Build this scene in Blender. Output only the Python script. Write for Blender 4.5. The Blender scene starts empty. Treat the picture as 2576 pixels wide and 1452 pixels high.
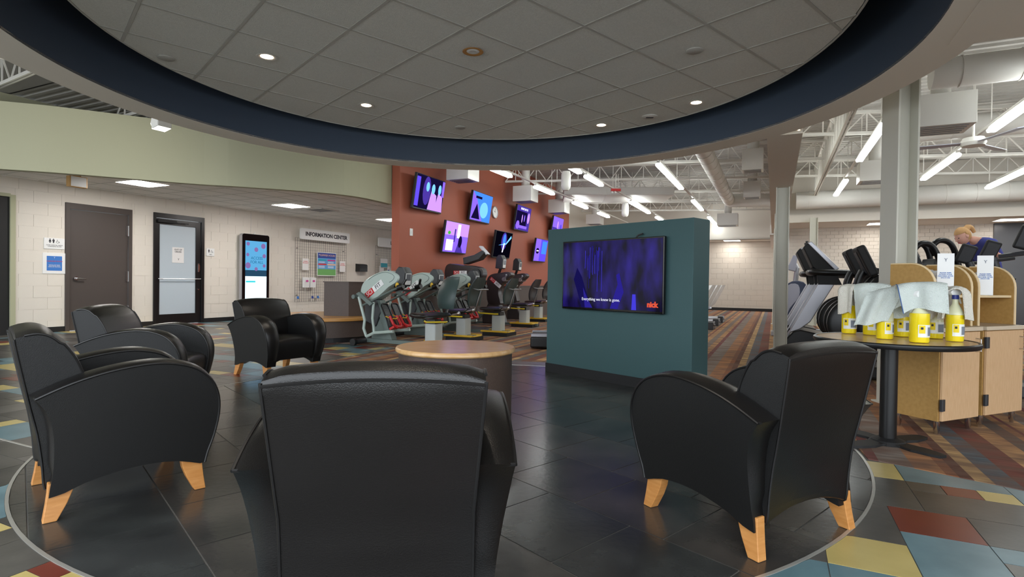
import bpy, math, random
from mathutils import Matrix, Vector
random.seed(7)
C = bpy.context.scene.collection
SC = bpy.context.scene
# ---------------------------------------------------------------- camera
PITCH, ROLL = -.01163, .01344
cam_d = bpy.data.cameras.new('camera'); cam = bpy.data.objects.new('camera', cam_d); C.objects.link(cam)
cam_d.sensor_width = 36; cam_d.lens = 1395.73/2576*36; cam_d.clip_start = .05; cam_d.clip_end = 200
_f = Vector((0, math.cos(PITCH), math.sin(PITCH))); _u0 = Vector((0, -math.sin(PITCH), math.cos(PITCH))); _r0 = Vector((1, 0, 0))
_r = _r0*math.cos(ROLL)+_u0*math.sin(ROLL); _u = -_r0*math.sin(ROLL)+_u0*math.cos(ROLL)
cam.matrix_world = Matrix(((_r.x, _u.x, -_f.x, 0), (_r.y, _u.y, -_f.y, 0), (_r.z, _u.z, -_f.z, 1.08), (0, 0, 0, 1)))
SC.camera = cam
# ---------------------------------------------------------------- world, exposure
W = bpy.data.worlds.new('world'); SC.world = W; W.use_nodes = True
W.node_tree.nodes['Background'].inputs[0].default_value = (.80, .86, .92, 1)
W.node_tree.nodes['Background'].inputs[1].default_value = 2.7
SC.view_settings.view_transform = 'Standard'; SC.view_settings.look = 'None'
SC.view_settings.gamma = 1; SC.view_settings.use_curve_mapping = False
SC.view_settings.exposure = 0.85
GYM_E, COR_E, FLOOD_E, DOWN_E = 12.0, 26.0, 10.0, 9.0
# ---------------------------------------------------------------- frames
AL = math.radians(25.3); CA, SA = math.cos(AL), math.sin(AL)
def gt(s, t, z=0.): return (s*SA+t*CA, s*CA-t*SA, z)      # s runs down the gym, t to its right
def st(x, y): return (x*SA+y*CA, x*CA-y*SA)
RG = -AL                    # local x = t, local y = s
RW = math.pi/2-AL           # local x = s, local y = into the left hand walls
TH = math.radians(48.4); E1 = (math.sin(TH), math.cos(TH)); E2 = (-math.cos(TH), math.sin(TH))
RC, RCY, RR = -.349, 4.49, 2.764        # the inlaid floor ring
PI = math.pi
# ---------------------------------------------------------------- materials
def lin(c):
    return tuple(((x/255)/12.92 if x/255 <= .04045 else ((x/255+.055)/1.055)**2.4) for x in c)
MATS = {}
def mat(name, c, rough=.5, metal=0., spec=.5, noise=None, bump=None, emit=None, alpha=None, trans=0., coat=0.):
    m = bpy.data.materials.new(name); m.use_nodes = True; nt = m.node_tree; b = nt.nodes['Principled BSDF']
    col = lin(c)+(1,)
    b.inputs['Base Color'].default_value = col; b.inputs['Roughness'].default_value = rough
    b.inputs['Metallic'].default_value = metal; b.inputs['Specular IOR Level'].default_value = spec
    if trans: b.inputs['Transmission Weight'].default_value = trans
    if coat: b.inputs['Coat Weight'].default_value = coat
    if emit:
        b.inputs['Emission Color'].default_value = col; b.inputs['Emission Strength'].default_value = emit
    if alpha is not None: b.inputs['Alpha'].default_value = alpha
    if noise:                       # (second colour, scale, detail, (stretch))
        tc = nt.nodes.new('ShaderNodeTexCoord'); mp = nt.nodes.new('ShaderNodeMapping'); nz = nt.nodes.new('ShaderNodeTexNoise')
        cr = nt.nodes.new('ShaderNodeValToRGB')
        nt.links.new(tc.outputs['Object'], mp.inputs[0]); nt.links.new(mp.outputs[0], nz.inputs['Vector'])
        mp.inputs['Scale'].default_value = noise[3] if len(noise) > 3 else (1, 1, 1)
        nz.inputs['Scale'].default_value = noise[1]; nz.inputs['Detail'].default_value = noise[2]
        cr.color_ramp.elements[0].position = .35; cr.color_ramp.elements[1].position = .68
        cr.color_ramp.elements[0].color = col; cr.color_ramp.elements[1].color = lin(noise[0])+(1,)
        nt.links.new(nz.outputs['Fac'], cr.inputs[0]); nt.links.new(cr.outputs[0], b.inputs['Base Color'])
    if bump:                        # (scale, strength)
        tc = nt.nodes.new('ShaderNodeTexCoord'); nz = nt.nodes.new('ShaderNodeTexNoise'); bp = nt.nodes.new('ShaderNodeBump')
        nz.inputs['Scale'].default_value = bump[0]; bp.inputs['Strength'].default_value = bump[1]; bp.inputs['Distance'].default_value = .01
        nt.links.new(tc.outputs['Object'], nz.inputs['Vector']); nt.links.new(nz.outputs['Fac'], bp.inputs['Height']); nt.links.new(bp.outputs[0], b.inputs['Normal'])
    MATS[name] = m; return m
def emi(name, c, s):
    m = bpy.data.materials.new(name); m.use_nodes = True; nt = m.node_tree; nt.nodes.clear()
    e = nt.nodes.new('ShaderNodeEmission'); o = nt.nodes.new('ShaderNodeOutputMaterial')
    e.inputs[0].default_value = lin(c)+(1,); e.inputs[1].default_value = s; nt.links.new(e.outputs[0], o.inputs[0])
    MATS[name] = m; return m
mat('block', (226, 219, 207), .55, bump=(120, .15))
mat('block_joint', (222, 215, 203), .7)
mat('plaster_white', (232, 226, 216), .7)
mat('plaster_olive', (168, 166, 139), .7)
mat('plaster_green', (176, 176, 146), .7)
mat('soffit', (234, 226, 212), .75)
mat('navy', (64, 76, 92), .7)
mat('tile_ceiling', (228, 227, 219), .9, noise=((218, 217, 209), 90, 3), bump=(160, .5))
mat('tee', (190, 188, 180), .6)
mat('corridor_tile', (236, 232, 226), .9, bump=(120, .3))
mat('teal', (54, 84, 86), .6, bump=(200, .1))
mat('rust', (168, 92, 70), .62, bump=(150, .08))
mat('base_black', (26, 26, 28), .5)
mat('deck', (188, 185, 179), .6)
mat('steel_white', (222, 219, 212), .5)
mat('column', (205, 203, 190), .5)
mat('duct', (222, 220, 214), .45)
mat('grout', (104, 102, 97), .8)
for i, (a, b) in enumerate([((40, 40, 39), (60, 57, 54)), ((46, 45, 43), (66, 64, 60)), ((36, 37, 37), (54, 56, 55))]):
    mat('slate%d' % i, tuple(v*1.25 for v in a), .22, noise=(tuple(v*1.2 for v in b), 3.2, 5), bump=(30, .06))
for i, (a, b) in enumerate([((70, 68, 64), (92, 89, 84)), ((84, 81, 76), (104, 100, 95)), ((58, 57, 55), (80, 77, 73))]):
    mat('stone%d' % i, a, .3, noise=(b, 3.5, 4), bump=(30, .05))
mat('tile_yellow', (204, 184, 116), .3, noise=((190, 170, 104), 4, 4)); mat('tile_blue', (92, 122, 130), .3, noise=((112, 142, 150), 4, 4))
mat('tile_red', (124, 58, 44), .3, noise=((108, 48, 38), 4, 4))
mat('strip', (200, 198, 190), .35, .6)
mat('leather', (15, 13, 12), .32, noise=((19, 17, 16), 2.5, 3), bump=(260, .12))
mat('vinyl', (17, 17, 17), .5, bump=(300, .15))
mat('piping', (20, 19, 19), .4)
mat('leg_wood', (190, 128, 66), .35, noise=((206, 146, 84), 9, 4, (1, 1, 6)))
mat('maple', (200, 158, 104), .22, noise=((214, 174, 124), 6, 5, (1, 6, 1)))
mat('maple_edge', (196, 142, 78), .25)
mat('brown_lam', (74, 60, 54), .5, noise=((82, 68, 60), 90, 2))
mat('cab_wood', (212, 176, 136), .45, noise=((202, 164, 122), 14, 4, (6, 6, .8)))
mat('cab_side', (176, 138, 78), .5, noise=((166, 128, 70), 40, 3))
mat('cab_edge', (226, 202, 160), .4)
mat('cab_top', (206, 190, 166), .4)
mat('black', (20, 20, 21), .35); mat('black_matte', (26, 26, 27), .6); mat('black_gloss', (10, 10, 12), .12)
mat('door_grey', (74, 66, 62), .55); mat('chrome', (205, 205, 208), .18, 1.0); mat('steel', (150, 150, 150), .35, 1.0)
mat('frost', (190, 202, 210), .5); mat('white', (236, 236, 234), .5); mat('paper', (236, 234, 232), .8)
mat('ink', (44, 42, 50), .7); mat('ink_soft', (120, 128, 140), .8); mat('red', (196, 32, 34), .45); mat('red_print', (214, 60, 66), .7)
mat('blue_print', (60, 120, 196), .7); mat('sky_print', (92, 160, 214), .7); mat('green_print', (110, 170, 96), .7); mat('pink_print', (204, 70, 150), .7)
mat('teal_print', (46, 160, 178), .7); mat('peach_print', (236, 190, 160), .7); mat('navy_print', (48, 70, 150), .7)
mat('tan_box', (214, 170, 110), .5); mat('machine_grey', (176, 190, 182), .35); mat('machine_frame', (104, 116, 112), .4, .3)
mat('charcoal', (50, 51, 54), .4); mat('black_machine', (58, 52, 52), .35); mat('screen_grey', (110, 114, 120), .2)
mat('yellow', (226, 182, 50), .4); mat('yellow_rail', (214, 190, 40), .4); mat('seat_teal', (58, 74, 72), .42); mat('post_grey', (186, 192, 190), .4)
mat('towel', (214, 222, 216), .95, bump=(190, .9)); mat('towel_cream', (224, 220, 208), .95, bump=(190, .9)); mat('blue_thread', (70, 100, 150), .8)
mat('liquid', (232, 208, 20), .15, noise=((238, 216, 40), 5, 2)); mat('bottle_clear', (226, 226, 190), .25); mat('cap_blue', (36, 50, 130), .4)
mat('label_white', (230, 232, 228), .6); mat('label_yellow', (232, 206, 20), .6)
mat('silver', (178, 178, 184), .3, .6); mat('dark_blue_plastic', (60, 68, 92), .35); mat('lilac_grey', (170, 170, 184), .35)
mat('skin', (224, 170, 150), .6); mat('hair', (206, 160, 106), .7); mat('shirt', (66, 74, 150), .8); mat('trousers', (30, 30, 36), .8)
mat('wire', (120, 116, 112), .4, .7); mat('dark_opening', (34, 33, 36), .8); mat('mirror_dark', (62, 60, 62), .25)
emi('lamp_gym', (244, 250, 248), GYM_E); emi('lamp_far', (255, 248, 240), 9.0); emi('lamp_corridor', (255, 250, 246), COR_E); emi('lamp_flood', (255, 252, 244), FLOOD_E); emi('lamp_down', (255, 226, 190), DOWN_E)
# ---------------------------------------------------------------- mesh builder
class MB:
    def __init__(s): s.v = []; s.f = []; s.m = []; s.mats = []
    def mi(s, mt):
        if mt is None: return 0
        if mt not in s.mats: s.mats.append(mt)
        return s.mats.index(mt)
    def add(s, v, f, mt=None):
        o = len(s.v); s.v += [tuple(p) for p in v]; k = s.mi(mt)
        for q in f: s.f.append(tuple(o+i for i in q)); s.m.append(k)
        return s
    def box(s, x0, x1, y0, y1, z0, z1, mt=None, M=None):
        v = [Vector((x, y, z)) for x in (x0, x1) for y in (y0, y1) for z in (z0, z1)]
        if M is not None: v = [M@p for p in v]
        return s.add(v, [(0, 1, 3, 2), (4, 6, 7, 5), (0, 4, 5, 1), (2, 3, 7, 6), (0, 2, 6, 4), (1, 5, 7, 3)], mt)
    def prism(s, poly, a, b, ax='y', mt=None, mcap=None):
        def P(p, h):
            return (p[0], h, p[1]) if ax == 'y' else ((h, p[0], p[1]) if ax == 'x' else (p[0], p[1], h))
        n = len(poly); v = [P(p, a) for p in poly]+[P(p, b) for p in poly]
        s.add(v, [(i, (i+1) % n, n+(i+1) % n, n+i) for i in range(n)], mt)
        s.add(v, [tuple(range(n))[::-1], tuple(range(n, 2*n))], mcap or mt); return s
    def loft(s, loops, mt=None, mcap=None, cap=True):
        n = len(loops[0]); v = [p for l in loops for p in l]
        s.add(v, [(j*n+i, j*n+(i+1) % n, (j+1)*n+(i+1) % n, (j+1)*n+i) for j in range(len(loops)-1) for i in range(n)], mt)
        if cap: s.add(list(loops[0])+list(loops[-1]), [tuple(range(n))[::-1], tuple(range(n, 2*n))], mcap or mt)
        return s
    def tube(s, pts, r, n=8, mt=None, closed=False, r2=None):
        P = [Vector(p) for p in pts]; loops = []; m = len(P); N = None
        for i in range(m):
            a = P[i-1] if (i > 0 or closed) else P[i]; b = P[(i+1) % m] if (i < m-1 or closed) else P[i]
            d = (b-a).normalized()
            if N is None:
                N = d.orthogonal().normalized()
            N = (N-d*N.dot(d))
            N = N.normalized() if N.length > 1e-6 else d.orthogonal().normalized()
            B = d.cross(N); rr = r if r2 is None else r+(r2-r)*i/max(1, m-1)
            loops.append([P[i]+(N*math.cos(2*PI*k/n)+B*math.sin(2*PI*k/n))*rr for k in range(n)])
        if closed: loops.append(loops[0])
        return s.loft(loops, mt, cap=not closed)
    def cyl(s, p, q, r, n=16, mt=None, r2=None): return s.tube([p, q], r, n, mt, r2=r2)
    def lathe(s, prof, n=24, c=(0, 0, 0), mt=None, sx=1., sy=1., cap=True):
        loops = [[(c[0]+r*sx*math.cos(2*PI*k/n), c[1]+r*sy*math.sin(2*PI*k/n), c[2]+z) for k in range(n)] for r, z in prof]
        return s.loft(loops, mt, cap=cap)
    def ball(s, c, rx, ry, rz, n=12, m=8, mt=None):
        return s.lathe([(max(1e-4, math.sin(PI*j/m))*rx, -rz*math.cos(PI*j/m)) for j in range(m+1)], n, c, mt, 1, ry/rx)
    def build(s, name, m=None, parent=None, loc=(0, 0, 0), rz=0., smooth=False, bevel=0., seg=2, rot=None):
        me = bpy.data.meshes.new(name); me.from_pydata(s.v, [], s.f)
        if s.mats and s.mats[0] is not None and m is None:
            for q in s.mats: me.materials.append(MATS[q])
        else:
            me.materials.append(MATS[m])
            s_extra = [q for q in s.mats if q]
            for q in s_extra: me.materials.append(MATS[q])
        mi = s.m if (m is None) else [0]*len(s.m)
        me.polygons.foreach_set('material_index', mi)
        if smooth: me.polygons.foreach_set('use_smooth', [True]*len(me.polygons))
        me.update()
        import bmesh
        bm = bmesh.new(); bm.from_mesh(me); bmesh.ops.remove_doubles(bm, verts=bm.verts, dist=1e-5); bmesh.ops.recalc_face_normals(bm, faces=bm.faces); bm.to_mesh(me); bm.free()
        if smooth:
            try: me.set_sharp_from_angle(angle=math.radians(smooth if smooth is not True else 40))
            except Exception: pass
        o = bpy.data.objects.new(name, me); C.objects.link(o)
        o.location = loc; o.rotation_euler = rot if rot else (0, 0, rz)
        if parent: o.parent = parent
        if bevel:
            b = o.modifiers.new('bevel', 'BEVEL'); b.width = bevel; b.segments = seg; b.limit_method = 'ANGLE'; b.angle_limit = math.radians(35)
        return o
def tag(o, label=None, cat=None, group=None, kind=None):
    if label: o['label'] = label
    if cat: o['category'] = cat
    if group: o['group'] = group
    if kind: o['kind'] = kind
    return o
def thing(name, label, cat, loc=(0, 0, 0), rz=0., group=None, kind=None):
    o = bpy.data.objects.new(name, None); C.objects.link(o); o.location = loc; o.rotation_euler = (0, 0, rz); o.empty_display_size = .1
    return tag(o, label, cat, group, kind)
def struct(o): o['kind'] = 'structure'; return o
def dup(root, loc, rz, label=None, group=None):
    r = root.copy(); C.objects.link(r); r.location = loc; r.rotation_euler = (0, 0, rz)
    if label: r['label'] = label
    if group: r['group'] = group
    for ch in list(root.children):
        c = ch.copy(); C.objects.link(c); c.parent = r
        for g_ in ch.children:
            d = g_.copy(); C.objects.link(d); d.parent = c
    return r
def spline(P, k=4, closed=False):
    out = []; n = len(P); rng = range(n) if closed else range(n-1)
    for i in rng:
        p0 = P[(i-1) % n] if (closed or i > 0) else P[i]; p1 = P[i]; p2 = P[(i+1) % n]; p3 = P[(i+2) % n] if (closed or i < n-2) else P[(i+1) % n]
        for j in range(k):
            t = j/k
            out.append(tuple(.5*((2*b)+(-a+c)*t+(2*a-5*b+4*c-d)*t*t+(-a+3*b-3*c+d)*t**3) for a, b, c, d in zip(p0, p1, p2, p3)))
    if not closed: out.append(tuple(P[-1]))
    return out
def text(name, s, size, m, parent, loc, rot=(PI/2, 0, 0), align='CENTER', sx=1., bold=0.):
    cu = bpy.data.curves.new(name, 'FONT'); cu.body = s; cu.size = size; cu.align_x = align; cu.align_y = 'CENTER'; cu.extrude = .0012; cu.offset = bold; cu.resolution_u = 3
    t = bpy.data.objects.new('tmp', cu); me = bpy.data.meshes.new_from_object(t); bpy.data.objects.remove(t)
    me.materials.clear(); me.materials.append(MATS[m]); me.name = name
    o = bpy.data.objects.new(name, me); C.objects.link(o); o.location = loc; o.rotation_euler = rot; o.scale = (sx, 1, 1)
    if parent: o.parent = parent
    return o
# ================================================================ the setting
# ---------------------------------------------------------------- floor
b = MB(); b.box(-22, 22, -8, 34, -.06, -.003); FL = struct(b.build('floor', 'grout'))
NC = 120; CIRC = [(RC+RR*math.cos(2*PI*i/NC), RCY+RR*math.sin(2*PI*i/NC)) for i in range(NC)]
def clip_circle(poly, r):
    out = poly
    for i in range(72):
        a = 2*PI*i/72; nx, ny = math.cos(a), math.sin(a); dd = r*math.cos(PI/72)
        src, out = out, []
        for k in range(len(src)):
            p, q = src[k], src[(k+1) % len(src)]
            dp = (p[0]-RC)*nx+(p[1]-RCY)*ny-dd; dq = (q[0]-RC)*nx+(q[1]-RCY)*ny-dd
            if dp <= 0: out.append(p)
            if (dp < 0) != (dq < 0) and abs(dp-dq) > 1e-9:
                t = dp/(dp-dq); out.append((p[0]+(q[0]-p[0])*t, p[1]+(q[1]-p[1])*t))
        if len(out) < 3: return []
    return out
def out_circle(poly, r):
    ins = [math.hypot(p[0]-RC, p[1]-RCY) < r for p in poly]
    if all(ins): return []
    fine = []
    for k in range(len(poly)):
        p, q = poly[k], poly[(k+1) % len(poly)]
        for j in range(8): fine.append((p[0]+(q[0]-p[0])*j/8, p[1]+(q[1]-p[1])*j/8))
    res = []; touched = False
    for p in fine:
        d = math.hypot(p[0]-RC, p[1]-RCY)
        if d < r: touched = True; p = (RC+(p[0]-RC)*r/d, RCY+(p[1]-RCY)*r/d)
        if not res or math.hypot(p[0]-res[-1][0], p[1]-res[-1][1]) > .004: res.append(p)
    return res if touched else list(poly)
def area(p): return abs(sum(p[i][0]*p[(i+1) % len(p)][1]-p[(i+1) % len(p)][0]*p[i][1] for i in range(len(p))))/2
# slate tiles of the ring, laid diagonally with alternate rows shifted
A0 = 2.04; TS = .503; tiles = []
for i in range(-12, 14):
    a = A0+i*TS; off = (.98 if i % 2 else .81)
    for j in range(-10, 16):
        e = off+j*TS-.0
        g_ = .0034
        q = [(a+g_, e+g_), (a+TS-g_, e+g_), (a+TS-g_, e+TS-g_), (a+g_, e+TS-g_)]
        q = [(x*E1[0]+y*E2[0], x*E1[1]+y*E2[1]) for x, y in q]
        q = clip_circle(q, RR-.0085)
        if len(q) > 2 and area(q) > .002: tiles.append(('slate%d' % ((i*7+j*3) % 3), q))
n_in = len(tiles)
# coloured tiles outside the ring, on a 157 mm lattice square to the gym
LS, S0, T0 = .1568, 2.64, .52
def carpet_s(t):                                   # where the tiles end and the carpet begins
    if t < -7.0: return 7.3+min(1, (-7.0-t)/.4)*8
    if t < -5.2: return 7.27
    if t < .45:
        dx = t+2.23; R = 3.12
        return min(7.27, 3.91+math.sqrt(max(0, R*R-dx*dx))) if abs(dx) < R else 4.1
    return 4.13-.37*(t-.45)
occ = {}
EXPL = [(2.48, 2.79, .21, .52, 'tile_yellow'), (2.95, 3.27, .52, .83, 'tile_red'), (2.33, 2.94, .52, .83, 'tile_blue'), (3.77, 4.08, .52, .68, 'tile_yellow'), (3.77, 4.08, .68, 1.15, 'tile_blue'),
        (3.58, 3.74, .83, .99, 'tile_red'), (3.58, 3.74, .99, 1.15, 'tile_yellow'), (1.86, 2.17, -4.96, -4.49, 'tile_blue'), (2.02, 2.17, -5.12, -4.96, 'tile_yellow'), (2.64, 2.8, -6.51, -6.04, 'tile_blue'),
        (2.64, 2.8, -6.83, -6.52, 'tile_yellow'), (3.26, 3.58, -8.4, -8.1, 'tile_yellow'), (2.94, 3.1, -7.3, -7.0, 'tile_red'), (4.14, 4.4, -5.9, -5.55, 'tile_yellow'), (5.9, 6.2, -5.42, -5.1, 'tile_red'),
        (6.5, 6.8, -6.35, -6.04, 'tile_yellow'), (6.5, 6.9, -6.04, -5.58, 'tile_blue'), (6.9, 7.2, -6.04, -5.7, 'tile_red'), (6.7, 6.98, -5.53, -5.2, 'tile_yellow'), (6.2, 6.4, -5.7, -5.5, 'tile_yellow'),
        (5.4, 5.8, -5.4, -5.0, 'tile_blue'), (1.06, 1.22, -2.5, -2.34, 'tile_red'), (1.06, 1.22, -2.34, -2.03, 'tile_yellow'), (1.86-.62, 1.86-.31, -3.5, -3.03, 'tile_blue'), (2.17, 2.48, .21, .52, 'tile_blue'),
        (5.95, 6.2, -8.2, -7.85, 'tile_yellow'), (3.42, 3.6, -4.6, -4.3, 'tile_blue'), (4.4, 4.7, -5.4, -4.9, 'tile_blue'), (4.7, 5.0, -5.7, -5.4, 'tile_blue')]
rects = []
def put(i0, i1, j0, j1, c):
    for i in range(i0, i1):
        for j in range(j0, j1):
            if (i, j) in occ: return False
    for i in range(i0, i1):
        for j in range(j0, j1): occ[(i, j)] = 1
    rects.append((i0, i1, j0, j1, c)); return True
for s0, s1, t0, t1, c in EXPL:
    i0, j0 = round((s0-S0)/LS), round((t0-T0)/LS); put(i0, max(i0+1, round((s1-S0)/LS)), j0, max(j0+1, round((t1-T0)/LS)), c)
rng = random.Random(11)
SZ = [(2, 3), (2, 3), (2, 2), (2, 2), (1, 2), (1, 3), (2, 1), (1, 1), (2, 4)]
for i in range(round((-.6-S0)/LS), round((13-S0)/LS)):
    for j in range(round((-12.5-T0)/LS), round((3.3-T0)/LS)):
        if (i, j) in occ: continue
        s_, t_ = S0+i*LS, T0+j*LS
        if s_ > carpet_s(t_)+.3: continue
        x, y = st(s_, t_)
        if y < .6 or math.hypot(x-RC, y-RCY) < RR-.7: continue
        if abs(x) > y*1.02+1.2: continue
        c = rng.choices(['stone0', 'stone1', 'stone2', 'tile_yellow', 'tile_blue', 'tile_red'], [26, 20, 18, 12, 14, 7])[0]
        for di, dj in ([(3, 3), (2, 4), (3, 2)] if c[0] == 's' and rng.random() < .45 else [])+rng.sample(SZ, len(SZ))+[(1, 1)]:
            if c == 'tile_yellow' and di*dj > 4: continue
            if put(i, i+di, j, j+dj, c): break
outer = []
for i0, i1, j0, j1, c in rects:
    g_ = .0022; s0, s1, t0, t1 = S0+i0*LS+g_, S0+i1*LS-g_, T0+j0*LS+g_, T0+j1*LS-g_
    top = min(carpet_s(t0), carpet_s(t1))
    if s0 > top-.01: continue
    q = [(s0, t0), (s0, t1), (min(s1, carpet_s(t1)), t1), (min(s1, carpet_s(t0)), t0)]
    q = out_circle([st(*p) for p in q], RR+.0085)
    if len(q) > 2 and area(q) > .0008: outer.append((c, q))
outer.sort(key=lambda e: e[1][0][0]**2+e[1][0][1]**2)
def in_view(q):
    x = sum(p[0] for p in q)/len(q); y = sum(p[1] for p in q)/len(q)
    return y > 1.6 and abs(x) < y*.96+.2
tiles = tiles+[t for t in outer if in_view(t[1])][:290-n_in]; used = set(id(t[1]) for t in tiles)
for c, q in tiles: MB().prism(q, -.009, 0, 'z').build('tile', c, FL)
b = MB()
for c, q in outer:
    if id(q) not in used: b.prism(q, -.009, 0, 'z', c)
tag(b.build('far_tiles', None, FL), kind='stuff')
# metal edging strips
b = MB()
for r0, r1 in ((RR-.0075, RR+.0075),):
    n = 160
    for i in range(n):
        a0, a1 = 2*PI*i/n, 2*PI*(i+1)/n
        b.prism([(RC+r0*math.cos(a0), RCY+r0*math.sin(a0)), (RC+r1*math.cos(a0), RCY+r1*math.sin(a0)), (RC+r1*math.cos(a1), RCY+r1*math.sin(a1)), (RC+r0*math.cos(a1), RCY+r0*math.sin(a1))], -.008, .0022, 'z')
b.build('metal_strip', 'strip', FL)
def strip(s0, t0, s1, t1):
    p, q = Vector(st(s0, t0)), Vector(st(s1, t1)); d = (q-p).normalized()*.007; m_ = Vector((-d.y, d.x))
    MB().prism([tuple(p+m_), tuple(p-m_), tuple(q-m_), tuple(q+m_)], -.008, .002, 'z').build('metal_strip', 'strip', FL)
strip(1.86, -8.5, 1.86, -4.12); strip(6.33, -9.5, 6.13, -4.0)
# carpet with woven stripes down the gym
def carpet_mat():
    m = bpy.data.materials.new('carpet'); m.use_nodes = True; nt = m.node_tree; bs = nt.nodes['Principled BSDF']; N = nt.nodes.new; L = nt.links.new
    bs.inputs['Roughness'].default_value = .95; bs.inputs['Specular IOR Level'].default_value = .1
    tc = N('ShaderNodeTexCoord'); sx = N('ShaderNodeSeparateXYZ'); L(tc.outputs['Object'], sx.inputs[0])
    div = N('ShaderNodeMath'); div.operation = 'MULTIPLY_ADD'; div.inputs[1].default_value = 1/1.45; div.inputs[2].default_value = 20.83; L(sx.outputs[0], div.inputs[0])
    fr = N('ShaderNodeMath'); fr.operation = 'FRACT'; L(div.outputs[0], fr.inputs[0])
    cr = N('ShaderNodeValToRGB'); cr.color_ramp.interpolation = 'CONSTANT'; L(fr.outputs[0], cr.inputs[0])
    S = [(0, (206, 150, 92)), (.07, (132, 122, 112)), (.14, (196, 140, 84)), (.2, (128, 60, 66)), (.245, (140, 130, 120)), (.36, (186, 124, 76)), (.46, (158, 96, 62)), (.5, (112, 70, 56)), (.54, (208, 164, 102)), (.6, (96, 108, 116)),
         (.68, (138, 78, 66)), (.78, (204, 152, 96)), (.87, (112, 106, 98)), (.94, (204, 138, 78)), (.98, (138, 62, 68))]
    while len(cr.color_ramp.elements) < len(S): cr.color_ramp.elements.new(.5)
    for e, (p, c) in zip(cr.color_ramp.elements, S): e.position = p; e.color = lin(tuple(1.08*(.74*v+.26*(sum(c)/3)) for v in c))+(1,)
    mp = N('ShaderNodeMapping'); mp.inputs['Scale'].default_value = (4, 22, 1); L(tc.outputs['Object'], mp.inputs[0])
    nz = N('ShaderNodeTexNoise'); nz.inputs['Scale'].default_value = 1; nz.inputs['Detail'].default_value = 4; L(mp.outputs[0], nz.inputs['Vector'])
    mx = N('ShaderNodeMix'); mx.data_type = 'RGBA'; mx.blend_type = 'MULTIPLY'; mx.inputs[0].default_value = .75
    r2 = N('ShaderNodeValToRGB'); r2.color_ramp.elements[0].position = .3; r2.color_ramp.elements[0].color = (.50, .47, .47, 1); r2.color_ramp.elements[1].position = .62; r2.color_ramp.elements[1].color = (1, .96, .92, 1)
    L(nz.outputs['Fac'], r2.inputs[0]); L(cr.outputs[0], mx.inputs[6]); L(r2.outputs[0], mx.inputs[7])
    mp2 = N('ShaderNodeMapping'); mp2.inputs['Scale'].default_value = (2.2, 5, 1); L(tc.outputs['Object'], mp2.inputs[0])
    n2 = N('ShaderNodeTexNoise'); n2.inputs['Scale'].default_value = 1.3; L(mp2.outputs[0], n2.inputs['Vector'])
    r3 = N('ShaderNodeValToRGB'); r3.color_ramp.elements[0].position = .35; r3.color_ramp.elements[1].position = .62; r3.color_ramp.elements[0].color = (0, 0, 0, 1); r3.color_ramp.elements[1].color = (.8, .8, .8, 1); L(n2.outputs['Fac'], r3.inputs[0])
    m2 = N('ShaderNodeMix'); m2.data_type = 'RGBA'; m2.inputs[7].default_value = lin((116, 92, 80))+(1,); L(r3.outputs[0], m2.inputs[0]); L(mx.outputs[2], m2.inputs[6])
    L(m2.outputs[2], bs.inputs['Base Color'])
    bp = N('ShaderNodeBump'); bp.inputs['Strength'].default_value = .3; n3 = N('ShaderNodeTexNoise'); n3.inputs['Scale'].default_value = 400; L(tc.outputs['Object'], n3.inputs['Vector']); L(n3.outputs['Fac'], bp.inputs['Height']); L(bp.outputs[0], bs.inputs['Normal'])
    MATS['carpet'] = m
carpet_mat()
ts = [-7.02, -6.9, -6.5, -6, -5.5]+[-5.2+.1*i for i in range(57)]+[.55+.4*i for i in range(40)]
poly = [(t, (15.3 if t < -7.0 else carpet_s(t))+.004) for t in ts]
poly = [(-7.02, 28)]+poly+[(ts[-1], 28)]
MB().prism(poly, -.0078, .003, 'z').build('carpet', 'carpet', FL, rz=RG)
# ---------------------------------------------------------------- left block wall (local x = s, y = into the wall, z up)
HC = 2.86
WL = struct(MB().box(-4, 1.2, .006, .2, 0, HC).box(1.2, 5.27, .006, .2, 2.52, HC).box(5.27, 6.06, .006, .2, 0, HC).box(6.06, 7.30, .006, .2, 2.52, HC).box(7.30, 7.76, .006, .2, 0, HC).box(7.76, 8.97, .006, .2, 2.53, HC).box(8.97, 24, .006, .2, 0, HC)
            .build('wall_left', 'block_joint', None, gt(0, -12.52), RW))
holes = [(6.06, 7.30, 0, 2.52), (7.76, 8.97, 0, 2.53), (1.2, 5.27, 0, 2.52)]
bw, bh = .452, .222; blocks = []
for r in range(13):
    z0 = r*bh; z1 = min(HC, z0+bh)
    if z1-z0 < .05: continue
    for k in range(8, 42):
        x0 = k*bw+(bw/2 if r % 2 else 0)-.1; segs = [(x0, x0+bw)]
        for hx0, hx1, hz0, hz1 in holes:
            if z0 < hz1-.06 and z1 > hz0+.02:
                segs = [q for a, c in segs for q in ((a, min(c, hx0)), (max(a, hx1), c)) if q[1]-q[0] > .03]
        for a, c in segs:
            if 3.0 < a < 16.8: blocks.append((a, c, z0, z1))
def blk(m_, a, c, z0, z1): return m_.prism([(a+.003, z0+.003), (c-.003, z0+.003), (c-.003, z1-.003), (a+.003, z1-.003)], 0, .013, 'y')
near = [q for q in blocks if q[0] > 4.7][:292]
nid = set(near); protos = {}
for a, c, z0, z1 in near:
    key = (round(c-a, 3), round(z1-z0, 3))
    if key not in protos: protos[key] = blk(MB(), 0, c-a, 0, z1-z0).build('block', 'block', WL); o = protos[key]
    else: o = bpy.data.objects.new('block', protos[key].data); C.objects.link(o); o.parent = WL
    o.location = (a, 0, z0)
b = MB()
for q in blocks:
    if q not in nid: blk(b, *q)
tag(b.build('far_blocks', 'block', WL), kind='stuff')
b = MB()
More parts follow.
